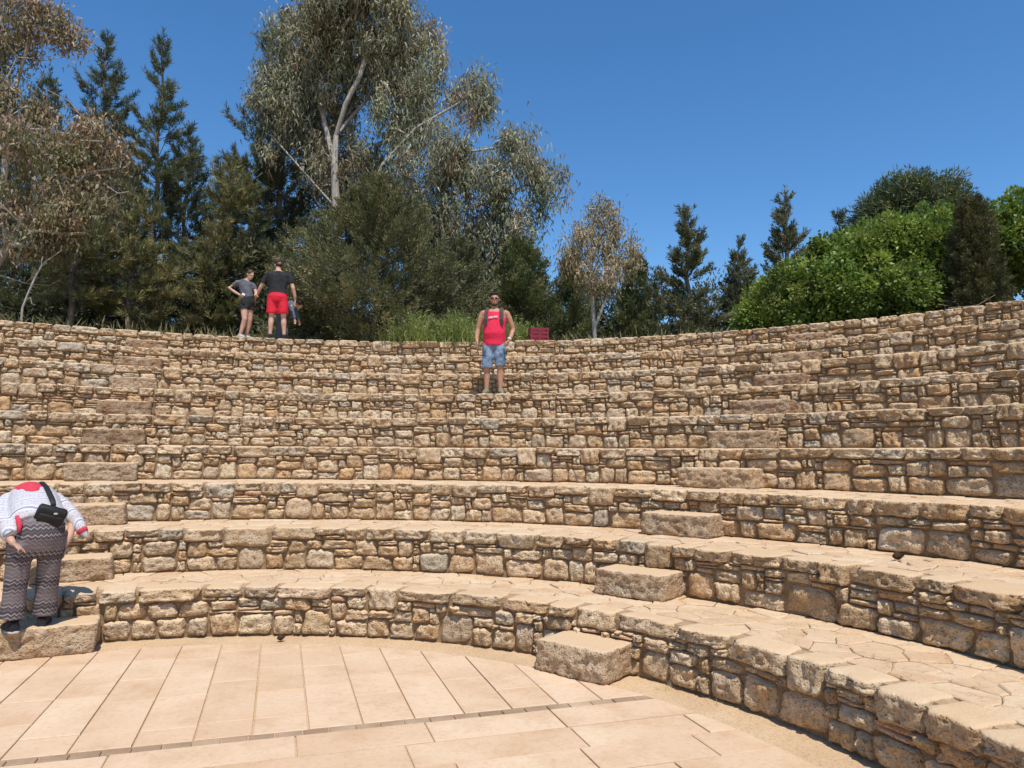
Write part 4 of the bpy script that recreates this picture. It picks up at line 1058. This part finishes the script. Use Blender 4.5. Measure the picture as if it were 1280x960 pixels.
# --- man in the red tank top, standing on the sixth tread
pm = person('standing man in red tank top, denim shorts and sunglasses with arms hanging down', polar(R_(79.8), Rk(6)+0.40, 6*H+0.004), R_(-4), 1.045)
T = [(0, 0.01, 0.86, 0.16, 0.115), (0, 0.0, 0.95, 0.182, 0.128), (0, -0.018, 1.05, 0.180, 0.142), (0, -0.012, 1.16, 0.178, 0.138), (0, 0.0, 1.28, 0.190, 0.130), (0, 0.01, 1.38, 0.190, 0.112), (0, 0.02, 1.45, 0.145, 0.085), (0, 0.02, 1.49, 0.075, 0.065)]
armL = [(-0.195, 0.02, 1.42), (-0.235, 0.02, 1.33), (-0.285, 0.03, 1.13), (-0.30, -0.03, 0.97), (-0.285, -0.07, 0.90)]
armR = [(0.195, 0.02, 1.42), (0.245, 0.03, 1.33), (0.315, 0.06, 1.13), (0.285, -0.05, 0.99), (0.255, -0.10, 0.92)]
AR = [0.056, 0.054, 0.043, 0.036, 0.027]
lA, lB = (-0.125, 0.0, 0.09), (0.115, -0.04, 0.09)
def legs(bm, hips, knees, ankles, g=0.0, cut=None):
    for h_, k_, a_ in zip(hips, knees, ankles):
        h_, k_, a_ = V3(h_), V3(k_), V3(a_); m = (h_+k_)/2; c = k_ + (a_-k_)*0.35; c.y += 0.015
        tube(bm, [h_, m, k_, c, k_ + (a_-k_)*0.75, a_], [0.092+g, 0.078+g, 0.056+g, 0.058+g, 0.042+g, 0.036+g])
bm = bmesh.new(); torso_rings(bm, T); tube(bm, [(0, 0.02, 1.46), (0, 0.01, 1.52), (0, 0.0, 1.58)], [0.062, 0.056, 0.055])
hq = head(bm, (0, -0.005, 1.645), R_(4), 0.03)
tube(bm, armL, AR); tube(bm, armR, AR); ball(bm, (-0.185, 0.02, 1.405), 0.062); ball(bm, (0.185, 0.02, 1.405), 0.062)
hand(bm, armL[-1], (0.12, -0.12, -1), (0.3, -1, 0)); hand(bm, armR[-1], (-0.35, -0.15, -1), (-0.2, -1, 0), 0.9)
legs(bm, [(-0.095, 0.01, 0.90), (0.095, 0.01, 0.90)], [(-0.115, -0.02, 0.50), (0.11, -0.05, 0.50)], [lA, lB])
link('body', fuse('body', bm, M_SKIN, 0.0105, 2), None, pm)
bm = bmesh.new(); torso_rings(bm, [(0, 0.0, 0.845, 0.190, 0.138)] + [(r[0], r[1], r[2], r[3]+0.012, r[4]+0.014) for r in T[1:5]] + [(0, 0.005, 1.36, 0.172, 0.124), (0, 0.012, 1.415, 0.140, 0.108)])
for sx in (-1, 1): tube(bm, [(sx*0.13, -0.095, 1.36), (sx*0.125, -0.06, 1.45), (sx*0.120, 0.02, 1.478), (sx*0.125, 0.09, 1.44), (sx*0.13, 0.12, 1.36)], [(0.045, 0.018)]*5, side=(1, 0, 0))
shirt = link('tank_top', fuse('tank_top', bm, M_RED, 0.013, 3), None, pm)
bm = bmesh.new(); x = -0.075
for i, (w_, h_) in enumerate([(0.014, 0.026), (0.012, 0.02), (0.013, 0.027), (0.012, 0.02), (0.010, 0.02), (0.014, 0.022), (0.012, 0.028), (0.014, 0.02)]):
    box_bm(bm, (x, -0.150, 1.318 + 0.016*(i-2)/6), (w_, 0.012, h_*0.8), Matrix.Rotation(0.25, 3, 'Y')); x += 0.0195
box_bm(bm, (-0.005, -0.150, 1.302), (0.15, 0.012, 0.006), Matrix.Rotation(-0.12, 3, 'Y'))
link('chest_print', bm_mesh('chest_print', bm, M_WHITE), None, shirt)
bm = bmesh.new(); torso_rings(bm, [(0, 0.01, 0.80, 0.165, 0.12), (0, 0.005, 0.90, 0.186, 0.134), (0, 0, 0.955, 0.186, 0.136)])
tube(bm, [(-0.095, 0.01, 0.88), (-0.105, -0.005, 0.68), (-0.118, -0.02, 0.45)], [0.108, 0.102, 0.092]); tube(bm, [(0.095, 0.01, 0.88), (0.103, -0.02, 0.68), (0.110, -0.05, 0.48)], [0.108, 0.102, 0.092])
link('denim_shorts', fuse('denim_shorts', bm, M_DENIM, 0.013, 3), None, pm)
bm = bmesh.new()
for sx in (-1, 1): tube(bm, [(sx*0.142, -0.128, 1.17), (sx*0.135, -0.150, 1.28), (sx*0.128, -0.115, 1.41), (sx*0.122, -0.02, 1.503), (sx*0.125, 0.09, 1.47), (sx*0.12, 0.15, 1.30)], [(0.032, 0.010)]*6, side=(1, 0, 0))
bp = link('backpack', fuse('backpack', bm, M_STRAP, 0.006, 2), None, pm)
bm = bmesh.new(); box_bm(bm, (0, 0.215, 1.22), (0.29, 0.15, 0.44), None, 0.05); link('pack_body', bm_mesh('pack_body', bm, M_STRAP, True), None, bp)
def hair_cap(bm, q, s=1.0, drop=0.0):
    ball(bm, q(0, 0.022, 0.052), (0.081*s, 0.094*s, 0.078*s)); ball(bm, q(0, 0.055, 0.0), (0.074*s, 0.055*s, 0.075*s))
bm = bmesh.new(); hair_cap(bm, hq); ball(bm, hq(0, -0.045, 0.10), (0.055, 0.045, 0.026)); link('hair', fuse('hair', bm, M_HAIR, 0.007, 2), None, pm)
bm = bmesh.new()
for sx in (-1, 1): ball(bm, hq(sx*0.034, -0.088, 0.008), (0.030, 0.010, 0.019)); tube(bm, [hq(sx*0.06, -0.08, 0.012), hq(sx*0.082, 0.01, 0.012)], [0.004, 0.004])
tube(bm, [hq(-0.02, -0.094, 0.012), hq(0.02, -0.094, 0.012)], [0.004, 0.004]); link('sunglasses', bm_mesh('sunglasses', bm, M_GLASS, True), None, pm)
bm = bmesh.new(); ball(bm, hq(0, -0.050, -0.100), (0.042, 0.042, 0.026)); tube(bm, [hq(-0.058, -0.01, -0.05), hq(-0.045, -0.055, -0.092), hq(0, -0.082, -0.108), hq(0.045, -0.055, -0.092), hq(0.058, -0.01, -0.05)], [0.012, 0.015, 0.014, 0.015, 0.012]); link('beard', fuse('beard', bm, M_HAIR, 0.006, 2), None, pm)
for a_, f_ in ((lA, (-0.15, -1, 0)), (lB, (0.28, -1, 0))):
    bm = bmesh.new(); shoe(bm, a_, f_); s_ = link('shoe', fuse('shoe', bm, M_SHOE, 0.007, 3), None, pm)
    bm = bmesh.new(); sole(bm, a_, f_); link('sole', bm_mesh('sole', bm, M_SOLE, True), None, s_)
bm = bmesh.new(); w_ = V3(armR[-1]); tube(bm, [w_ + V3((0.012, 0.012, 0.035)), w_ + V3((0.004, 0.004, 0.018))], [0.036, 0.034]); link('wristband', bm_mesh('wristband', bm, M_WHITE, True), None, pm)

# --- man in red shorts seen from behind on the wall top
ZT = TOP + 0.0
p2 = person('man in black T-shirt, red shorts and dark cap standing with his back turned', V3((at(346, 15.75).x, 15.75, ZT)), R_(180+8), 1.013)
# built facing -y, then turned round: +x here is the viewer's left
armL = [(0.20, 0.0, 1.43), (0.255, -0.02, 1.34), (0.37, -0.06, 1.14), (0.47, -0.14, 0.97), (0.50, -0.17, 0.90)]
armR = [(-0.20, 0.0, 1.43), (-0.25, 0.0, 1.34), (-0.32, 0.03, 1.12), (-0.355, -0.02, 0.95), (-0.36, -0.05, 0.88)]
lA, lB = (0.125, 0.02, 0.09), (-0.16, -0.02, 0.09)
T2 = [(0, 0.01, 0.88, 0.17, 0.12), (0, 0.01, 0.97, 0.18, 0.125), (0, 0.0, 1.10, 0.172, 0.12), (0, 0.0, 1.28, 0.195, 0.13), (0, 0.01, 1.40, 0.195, 0.112), (0, 0.01, 1.46, 0.13, 0.085), (0, 0.01, 1.50, 0.07, 0.062)]
bm = bmesh.new(); torso_rings(bm, T2); tube(bm, [(0, 0.01, 1.46), (0.01, -0.01, 1.58)], [0.062, 0.056]); hq = head(bm, (0.015, -0.03, 1.625), R_(25), 0.12)
tube(bm, armL, AR); tube(bm, armR, AR); hand(bm, armL[-1], (0.1, -0.15, -1), (0.3, -1, 0)); hand(bm, armR[-1], (0, -0.1, -1), (0.2, -1, 0))
legs(bm, [(0.10, 0.01, 0.92), (-0.10, 0.01, 0.92)], [(0.115, -0.01, 0.50), (-0.135, -0.03, 0.50)], [lA, lB])
link('body', fuse('body', bm, M_SKIN2, 0.013, 2), None, p2)
bm = bmesh.new(); torso_rings(bm, [(0, 0.01, 0.96, 0.198, 0.142)] + [(r[0], r[1], r[2], r[3]+0.014, r[4]+0.014) for r in T2[2:6]] + [(0, 0.01, 1.485, 0.08, 0.075)])
for A_ in (armL, armR): tube(bm, [V3(A_[0]) + V3((-0.03 if A_[0][0] > 0 else 0.03, 0, 0.01)), A_[1], V3(A_[1])*0.45 + V3(A_[2])*0.55], [0.074, 0.076, 0.072])
link('t_shirt', fuse('t_shirt', bm, M_BLACK, 0.013, 3), None, p2)
bm = bmesh.new(); torso_rings(bm, [(0, 0.01, 0.82, 0.175, 0.13), (0, 0.015, 0.92, 0.205, 0.150), (0, 0.01, 1.005, 0.188, 0.136)])
tube(bm, [(0.10, 0.01, 0.90), (0.108, 0.0, 0.72), (0.115, 0.0, 0.565)], [0.115, 0.116, 0.112]); tube(bm, [(-0.10, 0.01, 0.90), (-0.115, 0.0, 0.72), (-0.125, -0.01, 0.565)], [0.115, 0.116, 0.112])
link('shorts', fuse('shorts', bm, M_REDSHORT, 0.013, 3), None, p2)
bm = bmesh.new(); ball(bm, hq(0, 0.012, 0.055), (0.085, 0.098, 0.072)); ball(bm, hq(0, -0.10, 0.045), (0.066, 0.07, 0.012)); link('cap', fuse('cap', bm, plain('maroon_cap_cloth', (0.055, 0.022, 0.026)), 0.008, 2), None, p2)
bm = bmesh.new(); ball(bm, hq(0, 0.045, 0.0), (0.078, 0.062, 0.055)); link('hair', fuse('hair', bm, M_HAIR, 0.008, 2), None, p2)
for a_ in (lA, lB):
    bm = bmesh.new(); shoe(bm, a_, (0.1, -1, 0)); link('shoe', fuse('shoe', bm, M_SHOEDARK, 0.008, 3), None, p2)

# --- woman with her hand on her hip, looking down (built as seen: +x is towards the man)
p1 = person('woman in grey T-shirt and black shorts looking down with hand on hip', V3((at(303, 15.72).x, 15.72, ZT)), 0.0, 0.955)
T1 = [(0.06, 0.02, 0.76, 0.125, 0.12), (0.09, 0.02, 0.86, 0.145, 0.125), (0.09, 0.01, 0.97, 0.115, 0.10), (0.06, 0.0, 1.10, 0.125, 0.105), (0.035, 0.0, 1.24, 0.150, 0.10), (0.04, 0.0, 1.33, 0.125, 0.08), (0.06, 0.0, 1.37, 0.06, 0.055)]
bm = bmesh.new(); torso_rings(bm, T1); tube(bm, [(0.06, 0, 1.34), (0.10, -0.01, 1.40), (0.125, -0.015, 1.44)], [0.05, 0.046, 0.046]); hq = head(bm, (0.145, -0.02, 1.475), R_(62), 0.5, 0.93)
aL = [(-0.085, -0.03, 1.29), (-0.17, -0.06, 1.26), (-0.30, -0.10, 1.16), (-0.14, -0.17, 1.05), (-0.02, -0.18, 0.98)]; aR = [(0.15, 0.05, 1.29), (0.22, 0.06, 1.20), (0.28, 0.02, 1.06), (0.30, -0.08, 0.99), (0.31, -0.12, 0.97)]
tube(bm, aL, [0.045, 0.043, 0.037, 0.032, 0.023]); tube(bm, aR, [0.045, 0.043, 0.037, 0.032, 0.023]); hand(bm, aL[-1], (0.9, -0.1, -0.5), (0, -0.5, 0.6), 0.5, 0.9); hand(bm, aR[-1], (0.6, -0.3, -0.1), (-0.3, -0.6, 0.5), 0.5, 0.9)
legs(bm, [(0.03, -0.02, 0.80), (0.13, 0.06, 0.80)], [(0.075, -0.07, 0.44), (0.14, 0.08, 0.45)], [(-0.03, -0.02, 0.085), (0.05, 0.14, 0.085)])
link('body', fuse('body', bm, M_SKIN2, 0.0115, 2), None, p1)
bm = bmesh.new(); torso_rings(bm, [(0.09, 0.01, 0.95, 0.135, 0.12)] + [(r[0], r[1], r[2], r[3]+0.014, r[4]+0.014) for r in T1[3:6]] + [(0.055, 0, 1.36, 0.075, 0.07)]); tube(bm, [(-0.06, -0.02, 1.30), (-0.15, -0.055, 1.275), (-0.215, -0.08, 1.225)], [0.068, 0.068, 0.064]); tube(bm, [(0.12, 0.03, 1.30), (0.20, 0.055, 1.23), (0.235, 0.05, 1.16)], [0.068, 0.066, 0.062])
link('t_shirt', fuse('t_shirt', bm, M_GREYTEE, 0.013, 3), None, p1)
bm = bmesh.new(); torso_rings(bm, [(0.07, 0.02, 0.74, 0.135, 0.13), (0.09, 0.02, 0.86, 0.160, 0.138), (0.09, 0.01, 0.98, 0.128, 0.112)]); tube(bm, [(0.03, -0.02, 0.80), (0.045, -0.04, 0.67)], [0.112, 0.108]); tube(bm, [(0.13, 0.06, 0.80), (0.135, 0.065, 0.67)], [0.110, 0.105])
link('shorts', fuse('shorts', bm, M_BLACK, 0.013, 3), None, p1)
bm = bmesh.new(); hair_cap(bm, hq, 0.93); tube(bm, [hq(0, 0.09, 0.03), hq(0, 0.13, -0.02), hq(0.0, 0.13, -0.10), hq(0, 0.10, -0.19)], [0.032, 0.036, 0.030, 0.012]); link('hair', fuse('hair', bm, plain('light_brown_hair', (0.10, 0.055, 0.032), 0.5, 0.25, 60), 0.008, 2), None, p1)
for a_, f_ in (((-0.03, -0.02, 0.08), (0.8, -0.5, 0)), ((0.05, 0.14, 0.08), (0.9, -0.3, 0))):
    bm = bmesh.new(); shoe(bm, a_, f_, 0.9); link('shoe', fuse('shoe', bm, M_SOLE, 0.008, 3), None, p1)
bm = bmesh.new(); box_bm(bm, (0.085, -0.225, 0.935), (0.07, 0.02, 0.045), Matrix.Rotation(0.5, 3, 'Y'), 0.006)
o = link('phone', bm_mesh('phone', bm, M_WHITE)); o.location = p1.location; tag(o, 'small white object in the hand of the woman in black shorts', 'phone')

# --- someone in grey bending down behind the man in red shorts
p3 = person('person in grey trousers bending down, mostly hidden behind the man in red shorts', V3((at(352, 16.4).x, 16.4, ZT)), 0.0, 1.05)
T3 = [(0.03, 0, 0.62, 0.115, 0.105), (0.06, 0, 0.72, 0.125, 0.11), (0.14, -0.02, 0.80, 0.110, 0.10), (0.24, -0.03, 0.84, 0.105, 0.11), (0.30, -0.04, 0.84, 0.06, 0.06)]
bm = bmesh.new(); torso_rings(bm, T3); tube(bm, [(0.28, -0.03, 0.84), (0.36, -0.04, 0.85)], [0.045, 0.043]); hq = head(bm, (0.39, -0.06, 0.85), R_(70), 0.9, 0.85)
a1 = [(0.24, -0.13, 0.82), (0.27, -0.16, 0.68), (0.33, -0.17, 0.50)]; tube(bm, a1, [0.038, 0.032, 0.022]); hand(bm, a1[-1], (0.2, 0, -1), (1, 0, 0), 0.5, 0.8)
a2 = [(0.24, 0.08, 0.82), (0.29, 0.10, 0.68), (0.35, 0.08, 0.52)]; tube(bm, a2, [0.038, 0.032, 0.022]); hand(bm, a2[-1], (0.2, 0, -1), (1, 0, 0), 0.5, 0.8)
legs(bm, [(0.0, -0.07, 0.62), (0.02, 0.09, 0.62)], [(0.0, -0.08, 0.34), (0.04, 0.10, 0.34)], [(-0.02, -0.08, 0.08), (0.05, 0.11, 0.08)])
link('body', fuse('body', bm, M_SKIN2, 0.013, 2), None, p3)
bm = bmesh.new(); torso_rings(bm, [(0.03, 0, 0.60, 0.125, 0.12), (0.06, 0, 0.73, 0.138, 0.124)]); tube(bm, [(0, -0.07, 0.64), (0, -0.08, 0.34), (-0.02, -0.08, 0.06)], [0.098, 0.082, 0.072]); tube(bm, [(0.02, 0.09, 0.64), (0.04, 0.10, 0.34), (0.05, 0.11, 0.06)], [0.098, 0.082, 0.072]); link('trousers', fuse('trousers', bm, M_GREYPANT, 0.013, 3), None, p3)
bm = bmesh.new(); torso_rings(bm, [(r[0], r[1], r[2], r[3]+0.015, r[4]+0.015) for r in T3[1:4]] + [(0.29, -0.04, 0.84, 0.075, 0.08)]); tube(bm, [(0.23, -0.10, 0.82), (0.27, -0.16, 0.68), (0.322, -0.17, 0.52)], [0.06, 0.05, 0.042]); tube(bm, [(0.23, 0.06, 0.82), (0.29, 0.10, 0.68), (0.342, 0.082, 0.54)], [0.06, 0.05, 0.042]); link('shirt', fuse('shirt', bm, plain('blue_grey_cotton', (0.11, 0.135, 0.17)), 0.013, 3), None, p3)
bm = bmesh.new(); hair_cap(bm, hq, 1.0); link('hair', fuse('hair', bm, M_HAIR, 0.008, 2), None, p3)
for a_ in ((-0.02, -0.08, 0.08), (0.05, 0.11, 0.08)):
    bm = bmesh.new(); shoe(bm, a_, (1, -0.1, 0), 0.8); link('shoe', fuse('shoe', bm, M_SHOEDARK, 0.009, 3), None, p3)

# --- woman bending forward on the lowest block (faces away, +y)
wx = spot(33, 790, 6.52).x
p4 = person('woman in zigzag print trousers and patterned blouse bending forward on the lowest block', V3((wx, 6.54, 0.236)), R_(40), 0.97)
bm = bmesh.new()
TB = [(0, -0.12, 0.74, 0.13, 0.09), (0, -0.13, 0.84, 0.16, 0.115), (0, -0.10, 0.95, 0.16, 0.115), (0, 0.02, 1.05, 0.165, 0.110), (0, 0.17, 1.13, 0.185, 0.125), (0, 0.32, 1.17, 0.175, 0.11), (0, 0.42, 1.17, 0.09, 0.08)]
torso_rings(bm, TB); tube(bm, [(0, 0.40, 1.16), (0, 0.50, 1.13)], [0.06, 0.055]); hq = head(bm, (0, 0.575, 1.07), R_(180), 1.1, 0.95)
aL = [(-0.19, 0.33, 1.14), (-0.25, 0.20, 1.08), (-0.27, -0.02, 0.99), (-0.215, -0.21, 0.86), (-0.185, -0.255, 0.80)]; aR = [(0.19, 0.33, 1.14), (0.25, 0.26, 1.06), (0.32, 0.10, 0.94), (0.265, -0.02, 0.80), (0.235, -0.05, 0.74)]
tube(bm, aL, [0.052, 0.05, 0.042, 0.036, 0.027]); tube(bm, aR, [0.052, 0.05, 0.042, 0.036, 0.027])
hand(bm, aL[-1], (0.85, 0.10, -0.55), (0.3, -0.7, -0.5), 0.25, 0.86); hand(bm, aR[-1], (-0.1, -0.1, -1), (0.2, -1, 0), 0.4)
legs(bm, [(-0.10, -0.12, 0.76), (0.10, -0.11, 0.76)], [(-0.117, -0.06, 0.43), (0.111, -0.02, 0.43)], [(-0.124, -0.02, 0.09), (0.118, 0.05, 0.09)])
link('body', fuse('body', bm, M_SKIN2, 0.0115, 2), None, p4)
bm = bmesh.new(); torso_rings(bm, [(0.0, -0.11, 0.66, 0.10, 0.07), (0.01, -0.13, 0.74, 0.185, 0.130), (0.015, -0.14, 0.84, 0.208, 0.165), (0.015, -0.12, 0.935, 0.205, 0.165), (0.01, -0.09, 0.97, 0.18, 0.145)])
tube(bm, [(-0.10, -0.135, 0.80), (-0.120, -0.110, 0.62), (-0.128, -0.055, 0.30), (-0.130, -0.035, 0.135)], [0.130, 0.098, 0.092, 0.104]); tube(bm, [(0.10, -0.125, 0.80), (0.116, -0.090, 0.62), (0.122, -0.005, 0.30), (0.124, 0.035, 0.135)], [0.130, 0.098, 0.092, 0.104])
link('trousers', fuse('trousers', bm, M_ZIG, 0.013, 3), None, p4)
bm = bmesh.new(); torso_rings(bm, [(0, -0.17, 0.93, 0.205, 0.14), (0, -0.09, 0.985, 0.232, 0.175), (0, 0.02, 1.06, 0.215, 0.155), (0, 0.17, 1.13, 0.205, 0.148), (0, 0.31, 1.17, 0.195, 0.13), (0, 0.41, 1.17, 0.11, 0.09)])
tube(bm, [(-0.17, 0.32, 1.14), (-0.25, 0.20, 1.08), (-0.26, -0.02, 0.99), (-0.205, -0.17, 0.90), (-0.185, -0.215, 0.86)], [0.085, 0.080, 0.078, 0.085, 0.078]); tube(bm, [(0.17, 0.32, 1.14), (0.26, 0.23, 1.06), (0.335, 0.09, 0.95), (0.375, -0.01, 0.86), (0.415, -0.05, 0.79)], [0.082, 0.074, 0.066, 0.046, 0.014])
bl = link('blouse', fuse('blouse', bm, M_BLOUSE, 0.013, 2), None, p4)
bm = bmesh.new(); torso_rings(bm, [(-0.02, 0.085, 1.092, 0.09, 0.152), (-0.02, 0.12, 1.107, 0.125, 0.158), (-0.02, 0.20, 1.145, 0.150, 0.156), (-0.02, 0.31, 1.175, 0.160, 0.140), (-0.02, 0.40, 1.180, 0.10, 0.09)]); link('red_yoke', fuse('red_yoke', bm, M_REDPANEL, 0.009, 3), None, bl)
bm = bmesh.new(); tube(bm, [(0.372, -0.004, 0.865), (0.388, -0.023, 0.838)], [0.052, 0.042]); link('red_cuff', bm_mesh('red_cuff', bm, M_REDPANEL, True), None, bl)
bm = bmesh.new(); tube(bm, [(-0.165, -0.20, 1.03), (-0.145, -0.245, 0.96), (-0.15, -0.265, 0.90)], [0.016, 0.024, 0.014]); link('sash', bm_mesh('sash', bm, M_REDPANEL, True), None, bl)
bm = bmesh.new(); hair_cap(bm, hq, 0.95); ball(bm, hq(0, 0.10, -0.03), 0.05); link('hair', fuse('hair', bm, M_HAIR, 0.009, 2), None, p4)
for a_, f_ in (((-0.124, -0.03, 0.09), (-0.25, 1, 0)), ((0.118, 0.04, 0.09), (0.35, 1, 0))):
    bm = bmesh.new(); shoe(bm, a_, f_); s_ = link('shoe', fuse('shoe', bm, M_SHOEDARK, 0.007, 3), None, p4)
    bm = bmesh.new(); sole(bm, a_, f_); link('sole', bm_mesh('sole', bm, M_SOLE, True), None, s_)
# her bag
bag = empty('shoulder_bag', p4.location, R_(40)); bag.scale = (0.97,)*3; tag(bag, 'black nylon bag slung across the back of the woman bending on the block', 'bag')
bm = bmesh.new(); rot = Matrix.Rotation(R_(18), 3, 'Y') @ Matrix.Rotation(R_(28), 3, 'X')
box_bm(bm, (0.08, -0.245, 1.03), (0.235, 0.085, 0.165), rot, 0.028); link('bag_body', bm_mesh('bag_body', bm, M_BAG, True), None, bag)
bm = bmesh.new(); box_bm(bm, V3((0.08, -0.245, 1.03)) + rot @ V3((0.0, -0.046, -0.025)), (0.19, 0.03, 0.10), rot, 0.012); link('front_pocket', bm_mesh('front_pocket', bm, M_BAG, True), None, bag)
bm = bmesh.new(); ball(bm, V3((0.095, -0.245, 1.03)) + rot @ V3((0.01, -0.046, 0.045)), (0.018, 0.005, 0.010)); link('badge', bm_mesh('badge', bm, M_SOLE, True), None, bag)
bm = bmesh.new(); tube(bm, [(0.10, -0.225, 1.115), (0.10, -0.165, 1.160), (0.09, -0.06, 1.21), (0.08, 0.10, 1.27), (0.065, 0.26, 1.305), (0.05, 0.40, 1.275)], [(0.022, 0.007)]*6, side=(1, 0, 0)); link('strap', bm_mesh('strap', bm, M_BAG, True), None, bag)

# ------------------------------------------------------------------ small things
# red plastic crate on the wall top
M_CRATE = plain('maroon_plastic', (0.20, 0.016, 0.028), 0.5, 0.12, 12, 0.002, 0.4)
cr = empty('plastic_crate', (at(673, 15.95).x, 15.95, TOP+0.012), R_(8)); tag(cr, 'maroon slatted plastic crate standing on the top of the wall', 'crate')
cw, cd, chh = 0.40, 0.30, 0.30
for nm, c, d in (('side_panel', (0, -cd/2), (cw, 0.012)), ('side_panel', (0, cd/2), (cw, 0.012)), ('end_panel', (-cw/2, 0), (0.012, cd-0.02)), ('end_panel', (cw/2, 0), (0.012, cd-0.02))):
    bm = bmesh.new()
    for i, (z, t) in enumerate(((0.025, 0.05), (0.105, 0.055), (0.19, 0.055), (0.275, 0.05))): box_bm(bm, (c[0], c[1], z), (d[0], d[1], t))
    link(nm, bm_mesh(nm, bm, M_CRATE), None, cr)
for sx in (-1, 0, 1):
    for sy in (-1, 1):
        bm = bmesh.new(); box_bm(bm, (sx*(cw/2-0.018), sy*(cd/2-0.001), chh/2), (0.036, 0.020, chh)); link('corner_post' if sx else 'middle_post', bm_mesh('post', bm, M_CRATE), None, cr)
bm = bmesh.new(); box_bm(bm, (0, 0, 0.010), (cw-0.02, cd-0.02, 0.012)); link('base', bm_mesh('base', bm, M_CRATE), None, cr)
# fallen pine cones
def pinecone(loc, s, label, seed):
    V, F = [], []; n0 = 0; r = random.Random(seed)
    P, Q = cone_pts; V.append(P*np.array([1.35, 1.35, 0.85])); F.append(Q); n0 = len(P)
    for i in range(9):
        t = (i+0.5)/9; rr = math.sin(math.pi*(0.1+0.85*t))*0.62
        for j in range(8):
            a = j*2*math.pi/8 + i*0.9; o = np.array([math.cos(a), math.sin(a), 0]); tz = (t-0.5)*1.9; sd = np.array([-math.sin(a), math.cos(a), 0])
            q = [o*rr*0.5 + [0, 0, tz-0.1] + sd*0.05, o*rr*1.12 + [0, 0, tz+0.12] + sd*0.17, o*rr*1.25 + [0, 0, tz+0.2], o*rr*1.12 + [0, 0, tz+0.12] - sd*0.17, o*rr*0.5 + [0, 0, tz-0.1] - sd*0.05]
            V.append(np.array(q)); F.append(np.array([[n0, n0+1, n0+2, n0+3], [n0, n0+3, n0+4, n0]][:1])); n0 += 5
    me = npmesh('pine_cone', np.concatenate(V)*s, np.concatenate(F), M_CONE); o = link('pine_cone', me)
    o.location = loc; o.location.z += s*0.72; o.rotation_euler = (R_(78), 0.2, seed); tag(o, label, 'pine cone', 'fallen pine cones')
pinecone(polar(R_(31.6), 6.25, 2*H), 0.046, 'brown pine cone lying on the second tread', 1)
pinecone(polar(R_(90.8), 4.33, 0.0), 0.040, 'brown pine cone lying on the dirt at the foot of the lowest wall', 2)
# straw-coloured dry weeds at the foot of the lowest wall
for i, (a_, n_) in enumerate(((41.5, 40), (36.0, 26), (27.0, 18))):
    tuft('dry_weed', ['largest dry straw weed at the foot of the lowest wall beside the floor block', 'small dry straw weed growing from the foot of the lowest wall', 'smallest dry straw weed at the foot of the lowest wall'][i], polar(R_(a_), R1-0.07, 0.0), n_, 0.10, 0.05, 0.12, [(0.42, 0.30, 0.15), (0.34, 0.25, 0.12)], [1, 1], 140+i, 0.004, 'weed', 0.7, 'dry weeds at the wall foot')
